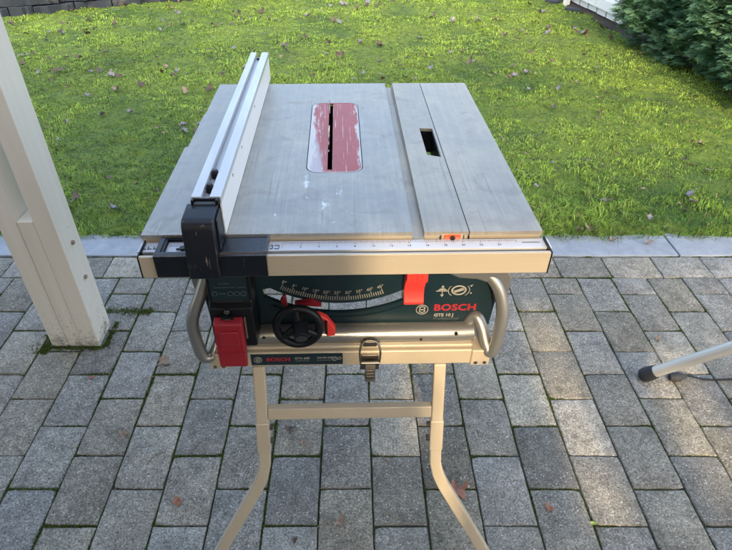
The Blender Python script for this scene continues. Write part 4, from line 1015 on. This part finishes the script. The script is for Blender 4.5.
cord = [(0.972, 1.158, 0.016), (1.0, 1.162, 0.016), (1.03, 1.166, 0.012), (1.07, 1.160, 0.005), (1.12, 1.158, 0.005), (1.18, 1.162, 0.005), (1.30, 1.175, 0.005), (1.45, 1.16, 0.005), (1.6, 1.0, 0.005)]
cb = build(MB().tube(smooth_path(cord, 6), 0.0028, 10), 'power_cord', M['black'], smooth=True, label='thin black cable with a plug running right from the tripod foot over the pavers', category='cable')
build(MB().tube([(0.962, 1.158, 0.016), (0.972, 1.158, 0.016), (0.992, 1.160, 0.016), (1.004, 1.163, 0.014), (1.018, 1.165, 0.013)], [0.010, 0.0145, 0.0145, 0.009, 0.005], 14), 'plug', M['rubber'], cb, smooth=True)

# ------------------------------------------------------------------ dry stone edging, back left
sw_t = thing('stone_wall', 'low wall of dark slate blocks behind the lawn at upper left', 'stone wall', (-2.6, 6.05, 0))
wp = [(-4.6, 5.05), (-3.16, 5.70), (-2.60, 5.98), (-2.12, 6.20), (-1.4, 6.42), (-0.6, 6.62), (0.8, 6.85)]
def along(t):
    tot = [0]
    for a, b_ in zip(wp, wp[1:]): tot.append(tot[-1] + math.dist(a, b_))
    t = min(max(t, 0), tot[-1] - 1e-4)
    for i in range(len(wp) - 1):
        if t <= tot[i + 1]:
            u = (t - tot[i]) / (tot[i + 1] - tot[i]); a, b_ = wp[i], wp[i + 1]
            return (a[0] + (b_[0] - a[0]) * u, a[1] + (b_[1] - a[1]) * u, math.atan2(b_[1] - a[1], b_[0] - a[0]))
TOT = sum(math.dist(a, b_) for a, b_ in zip(wp, wp[1:]))
mb = MB()
for course in range(2):
    t = -0.1 * course
    while t < TOT:
        l = rnd.uniform(0.12, 0.36); x, y, a = along(t + l / 2); h = 0.082 + rnd.uniform(-0.02, 0.008)
        mx = Matrix.Translation((x + 2.6, y - 6.05, 0.0 + course * 0.088)) @ Matrix.Rotation(a + rnd.uniform(-.03, .03), 4, 'Z') @ Matrix.Rotation(rnd.uniform(-.03, .03), 4, 'Y')
        d0 = rnd.uniform(-0.035, 0.035) + course * 0.015; sub = []
        n1 = 6
        pts = [(-l / 2 + l * i / n1 + rnd.uniform(-.008, .008), d0 + rnd.uniform(-.022, .022)) for i in range(n1 + 1)] + [(l / 2, 0.2), (-l / 2, 0.2)]
        mb.prism(pts, 0.001, h, 'z', mx); t += l + 0.006
build(mb, 'slate_blocks', M['slate'], sw_t, bevel=0.008, seg=2)
# planting bed behind it
bed = MB(); N = 40
for i in range(N + 1):
    x, y, a = along(TOT * i / N)
    nx, ny = -math.sin(a), math.cos(a)
    for k, dd in enumerate((0.10, 0.4, 1.2, 4.0)): bed.v.append((x + nx * dd, y + ny * dd, 0.165 + (0.02 * noise.noise(Vector((x * 5 + k, y * 5, 0)))) + dd * 0.04))
for i in range(N):
    for k in range(3): bed.f.append((i * 4 + k, i * 4 + k + 1, i * 4 + 5 + k, i * 4 + 4 + k))
build(bed, 'planting_bed', M['bed_soil'], kind='structure', smooth=True)
for i in range(26):
    x, y, a = along(lr.uniform(0.9, TOT - 1.6)); dd = lr.uniform(0.02, 0.35); k = lr.choices(('mauve', 'brown', 'tan'), (0.3, 0.45, 0.25))[0]
    put_leaf(lr.choice(kinds[k]), x - math.sin(a) * dd, y + math.cos(a) * dd, 0.20, lr.uniform(0.04, 0.07), 'dry leaf lying on top of the dark slate wall', 'leaves on the slate wall')

# ------------------------------------------------------------------ white board fence, top right
ft_ = thing('board_fence', 'white painted board fence with a lower rail behind the hedge', 'fence', (2.33, 5.3, 0))
fa = Vector((2.335, 5.3)); fb = Vector((2.165, 6.45)); fd = (fb - fa).normalized(); fang = math.atan2(fd.y, fd.x)
FM = Matrix.Rotation(fang, 4, 'Z')      # local: x along the fence, y to the left (-x world side is +y)
for i in range(-1, 24):
    x = i * 0.168; tz = rnd.uniform(-.004, .004)
    build(xf(MB().box(x, x + 0.150, -0.010, 0.010, 0.055 + tz, 1.25 + tz), FM), 'board', M['white_paint'], ft_, bevel=0.003)
for z0 in (0.115, 0.95):
    build(xf(MB().box(-0.2, 4.0, 0.0105, 0.048, z0, z0 + 0.085), FM), 'rail', M['white_paint'], ft_, bevel=0.004)
build(xf(MB().box(-0.2, 4.0, -0.022, -0.0105, 0.05, 1.2), FM), 'backing_board', M['twig'], ft_)
for x in (0.78, 2.9): build(xf(MB().box(x, x + 0.05, 0.0485, 0.098, 0.0, 0.19), FM), 'support_post', M['white_paint'], ft_, bevel=0.003)
# soil strip + slate lumps at the fence foot
sb = MB()
for i in range(21):
    t = -1.2 + 5.2 * i / 20; p = fa + fd * t; nl = Vector((-fd.y, fd.x))
    for k, dd in enumerate((-0.5, 0.0, 0.10 + 0.05 * noise.noise(Vector((t * 3, 0, 0))))):
        q = p + nl * dd; sb.v.append((q.x, q.y, (0.035, 0.035, 0.012)[k] + lawn_h(q.x, q.y) * 0.5 + 0.008))
for i in range(20):
    for k in range(2): sb.f.append((i * 3 + k, i * 3 + k + 1, i * 3 + 4 + k, i * 3 + 3 + k))
build(sb, 'soil_strip', mat_soil('fence_soil', False), kind='structure')
for i, (t, dd, s) in enumerate(((0.55, 0.13, .09), (0.95, 0.16, .11), (1.25, 0.17, .13), (1.5, 0.12, .10), (1.75, 0.2, .12))):
    p = fa + fd * t + Vector((-fd.y, fd.x)) * dd
    n1 = 8; pts = [(s * rnd.uniform(.7, 1.1) * math.cos(2 * PI * k / n1), s * 0.7 * rnd.uniform(.7, 1.1) * math.sin(2 * PI * k / n1)) for k in range(n1)]
    build(MB().prism(pts, 0.0, 0.055, 'z', Matrix.Translation((p.x, p.y, 0)) @ Matrix.Rotation(rnd.uniform(0, 3), 4, 'Z')), 'stone', M['slate'], bevel=0.01,
          label='dark slate lump at the foot of the white board fence', category='stone', group='slate lumps along the fence')

# ------------------------------------------------------------------ conifer hedge, top right
hg = thing('hedge', 'dense dark green conifer hedge at the right edge of the lawn', 'hedge', (2.75, 4.2, 0))
HV, HF, HC = [], [], []
hr_ = random.Random(3)
def hedge_x(y, z):
    base = 2.235 - (y - 4.78) * 0.135
    bulge = 0.10 * noise.noise(Vector((y * 1.7, z * 1.9, 1))) + 0.06 * noise.noise(Vector((y * 5, z * 5, 3)))
    prof = -0.10 + (0.0 if z > 0.25 else (0.25 - z) * 0.55)
    return base + prof - bulge
def spray(p, d, s, c):
    """flat fan of scale-leaf branchlets"""
    d = d.normalized(); side = d.cross(Vector((0, 0, 1)) + Vector((hr_.uniform(-.7, .7), hr_.uniform(-.7, .7), 0))).normalized(); 
    nb = 5
    for sgn, t, l, ang in [(0, 0, 1.0, 0)] + [(sg, 0.08 + 0.155 * i, 0.55 - 0.07 * i, 0.62) for i in range(5) for sg in (-1, 1)]:
        b0 = p + d * s * t; dirn = (d * math.cos(ang) + side * sgn * math.sin(ang)).normalized() if sgn else d
        dirn = (dirn + Vector((0, 0, -0.18)) + Vector((hr_.uniform(-.12, .12), hr_.uniform(-.12, .12), hr_.uniform(-.12, .12)))).normalized()
        nrm = dirn.cross(d.cross(side)).normalized(); wd = s * 0.048
        e = b0 + dirn * s * l; o = len(HV); g = hr_.uniform(.8, 1.2); cc = (c[0] * g, c[1] * g, c[2] * g, 1)
        m1 = b0 + dirn * s * l * 0.55
        HV.extend([tuple(b0 - nrm * wd * .35), tuple(b0 + nrm * wd * .35), tuple(m1 + nrm * wd), tuple(m1 - nrm * wd), tuple(e)])
        HF.extend([(o, o + 1, o + 2, o + 3), (o + 3, o + 2, o + 4)]); HC.extend([cc] * 5)
for i in range(21000):
    if hr_.random() < 0.75:
        y = hr_.uniform(3.0, 4.77); z = hr_.uniform(0.05, 1.75); 
        if z > 1.2 and hr_.random() < .5: continue
        x = hedge_x(y, z) + hr_.uniform(-0.02, 0.16); out = Vector((-1, hr_.uniform(-.6, .6), hr_.uniform(-.3, .5)))
    else:
        y = 4.77 + hr_.uniform(-0.12, 0.07); z = hr_.uniform(0.05, 1.7); x = hedge_x(4.77, z) + hr_.uniform(0, 0.75) ; out = Vector((hr_.uniform(-.5, .5), 1, hr_.uniform(-.3, .5)))
    if z < 0.16 and hr_.random() < 0.6: continue
    k = 0.5 + noise.noise(Vector((y * 3, z * 3, x * 3 + 9))) * 0.9 + hr_.gauss(0, .15); k = max(0, min(1, k))
    c = tuple((0.04, 0.115, 0.060)[q] * (1 - k) + (0.17, 0.31, 0.155)[q] * k for q in range(3))
    spray(Vector((x, y, z)), out, hr_.uniform(0.06, 0.11), c)
HV = [(x - 2.75, y - 4.2, z) for x, y, z in HV]
o = attr_mesh('foliage', HV, HF, HC, M['hedge']); link(o, hg)
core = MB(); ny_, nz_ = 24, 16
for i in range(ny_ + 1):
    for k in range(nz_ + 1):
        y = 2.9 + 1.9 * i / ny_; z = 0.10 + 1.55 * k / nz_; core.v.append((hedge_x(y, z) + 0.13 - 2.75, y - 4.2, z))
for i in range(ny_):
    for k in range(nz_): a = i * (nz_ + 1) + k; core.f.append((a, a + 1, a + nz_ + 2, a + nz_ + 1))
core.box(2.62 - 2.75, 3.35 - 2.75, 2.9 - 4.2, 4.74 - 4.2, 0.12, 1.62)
build(core, 'hedge_shade_core', M['hedge_core'], hg)  # dark sheet and box painted as the shaded inside of the hedge
for y in (3.2, 3.62, 4.05, 4.45, 4.8):
    build(MB().tube([(2.62 - (y - 4.78) * 0.19 - 2.75, y - 4.2, -0.02), (2.60 - (y - 4.78) * .19 - 2.75, y - 4.2, 0.4)], [0.035, 0.028], 10), 'trunk', M['bark'], hg, smooth=True)

# ------------------------------------------------------------------ behind the camera: added unseen blockers, openings shaped for the sun patches
blocker = thing('light_blocker', 'added unseen wall behind the viewer, its openings shaped to pass sun patches', 'wall', (0, -2.6, 0))
mb = MB(); W0, W1 = -2.65, -2.5
ops = [(-0.068, 0.057, [(2.25, 2.62)]), (0.057, 0.117, [(1.83, 2.62)]), (0.117, 0.245, [(2.25, 2.62)]), (0.475, 0.60, [(1.70, 2.20)]), (0.81, 0.97, [(1.74, 2.08)])]
cur = -7.0
def wall(x0, x1, z0, z1): mb.box(x0, x1, W0 + 2.6, W1 + 2.6, z0, z1)
for (a, b_, zz) in ops:
    if a > cur: wall(cur, a, 0, 5.5)
    for (z0, z1) in zz: wall(a, b_, 0, z0); wall(a, b_, z1, 5.5)
    cur = b_
wall(cur, 2.1, 0, 5.5)
build(mb, 'blocker_panel', M['light_blocker'], blocker)


overhead_blocker = thing('sky_blocker', 'added unseen slab above and behind the viewer, blocking the high sky', 'overhead_blocker', (0, -1.5, 3.0))  # added overhead slab, out of view, cuts off the high sky
build(MB().box(-7, 2.1, -0.99, 1.3, 0.0, 0.08), 'sky_blocker_deck', M['light_blocker'], overhead_blocker)
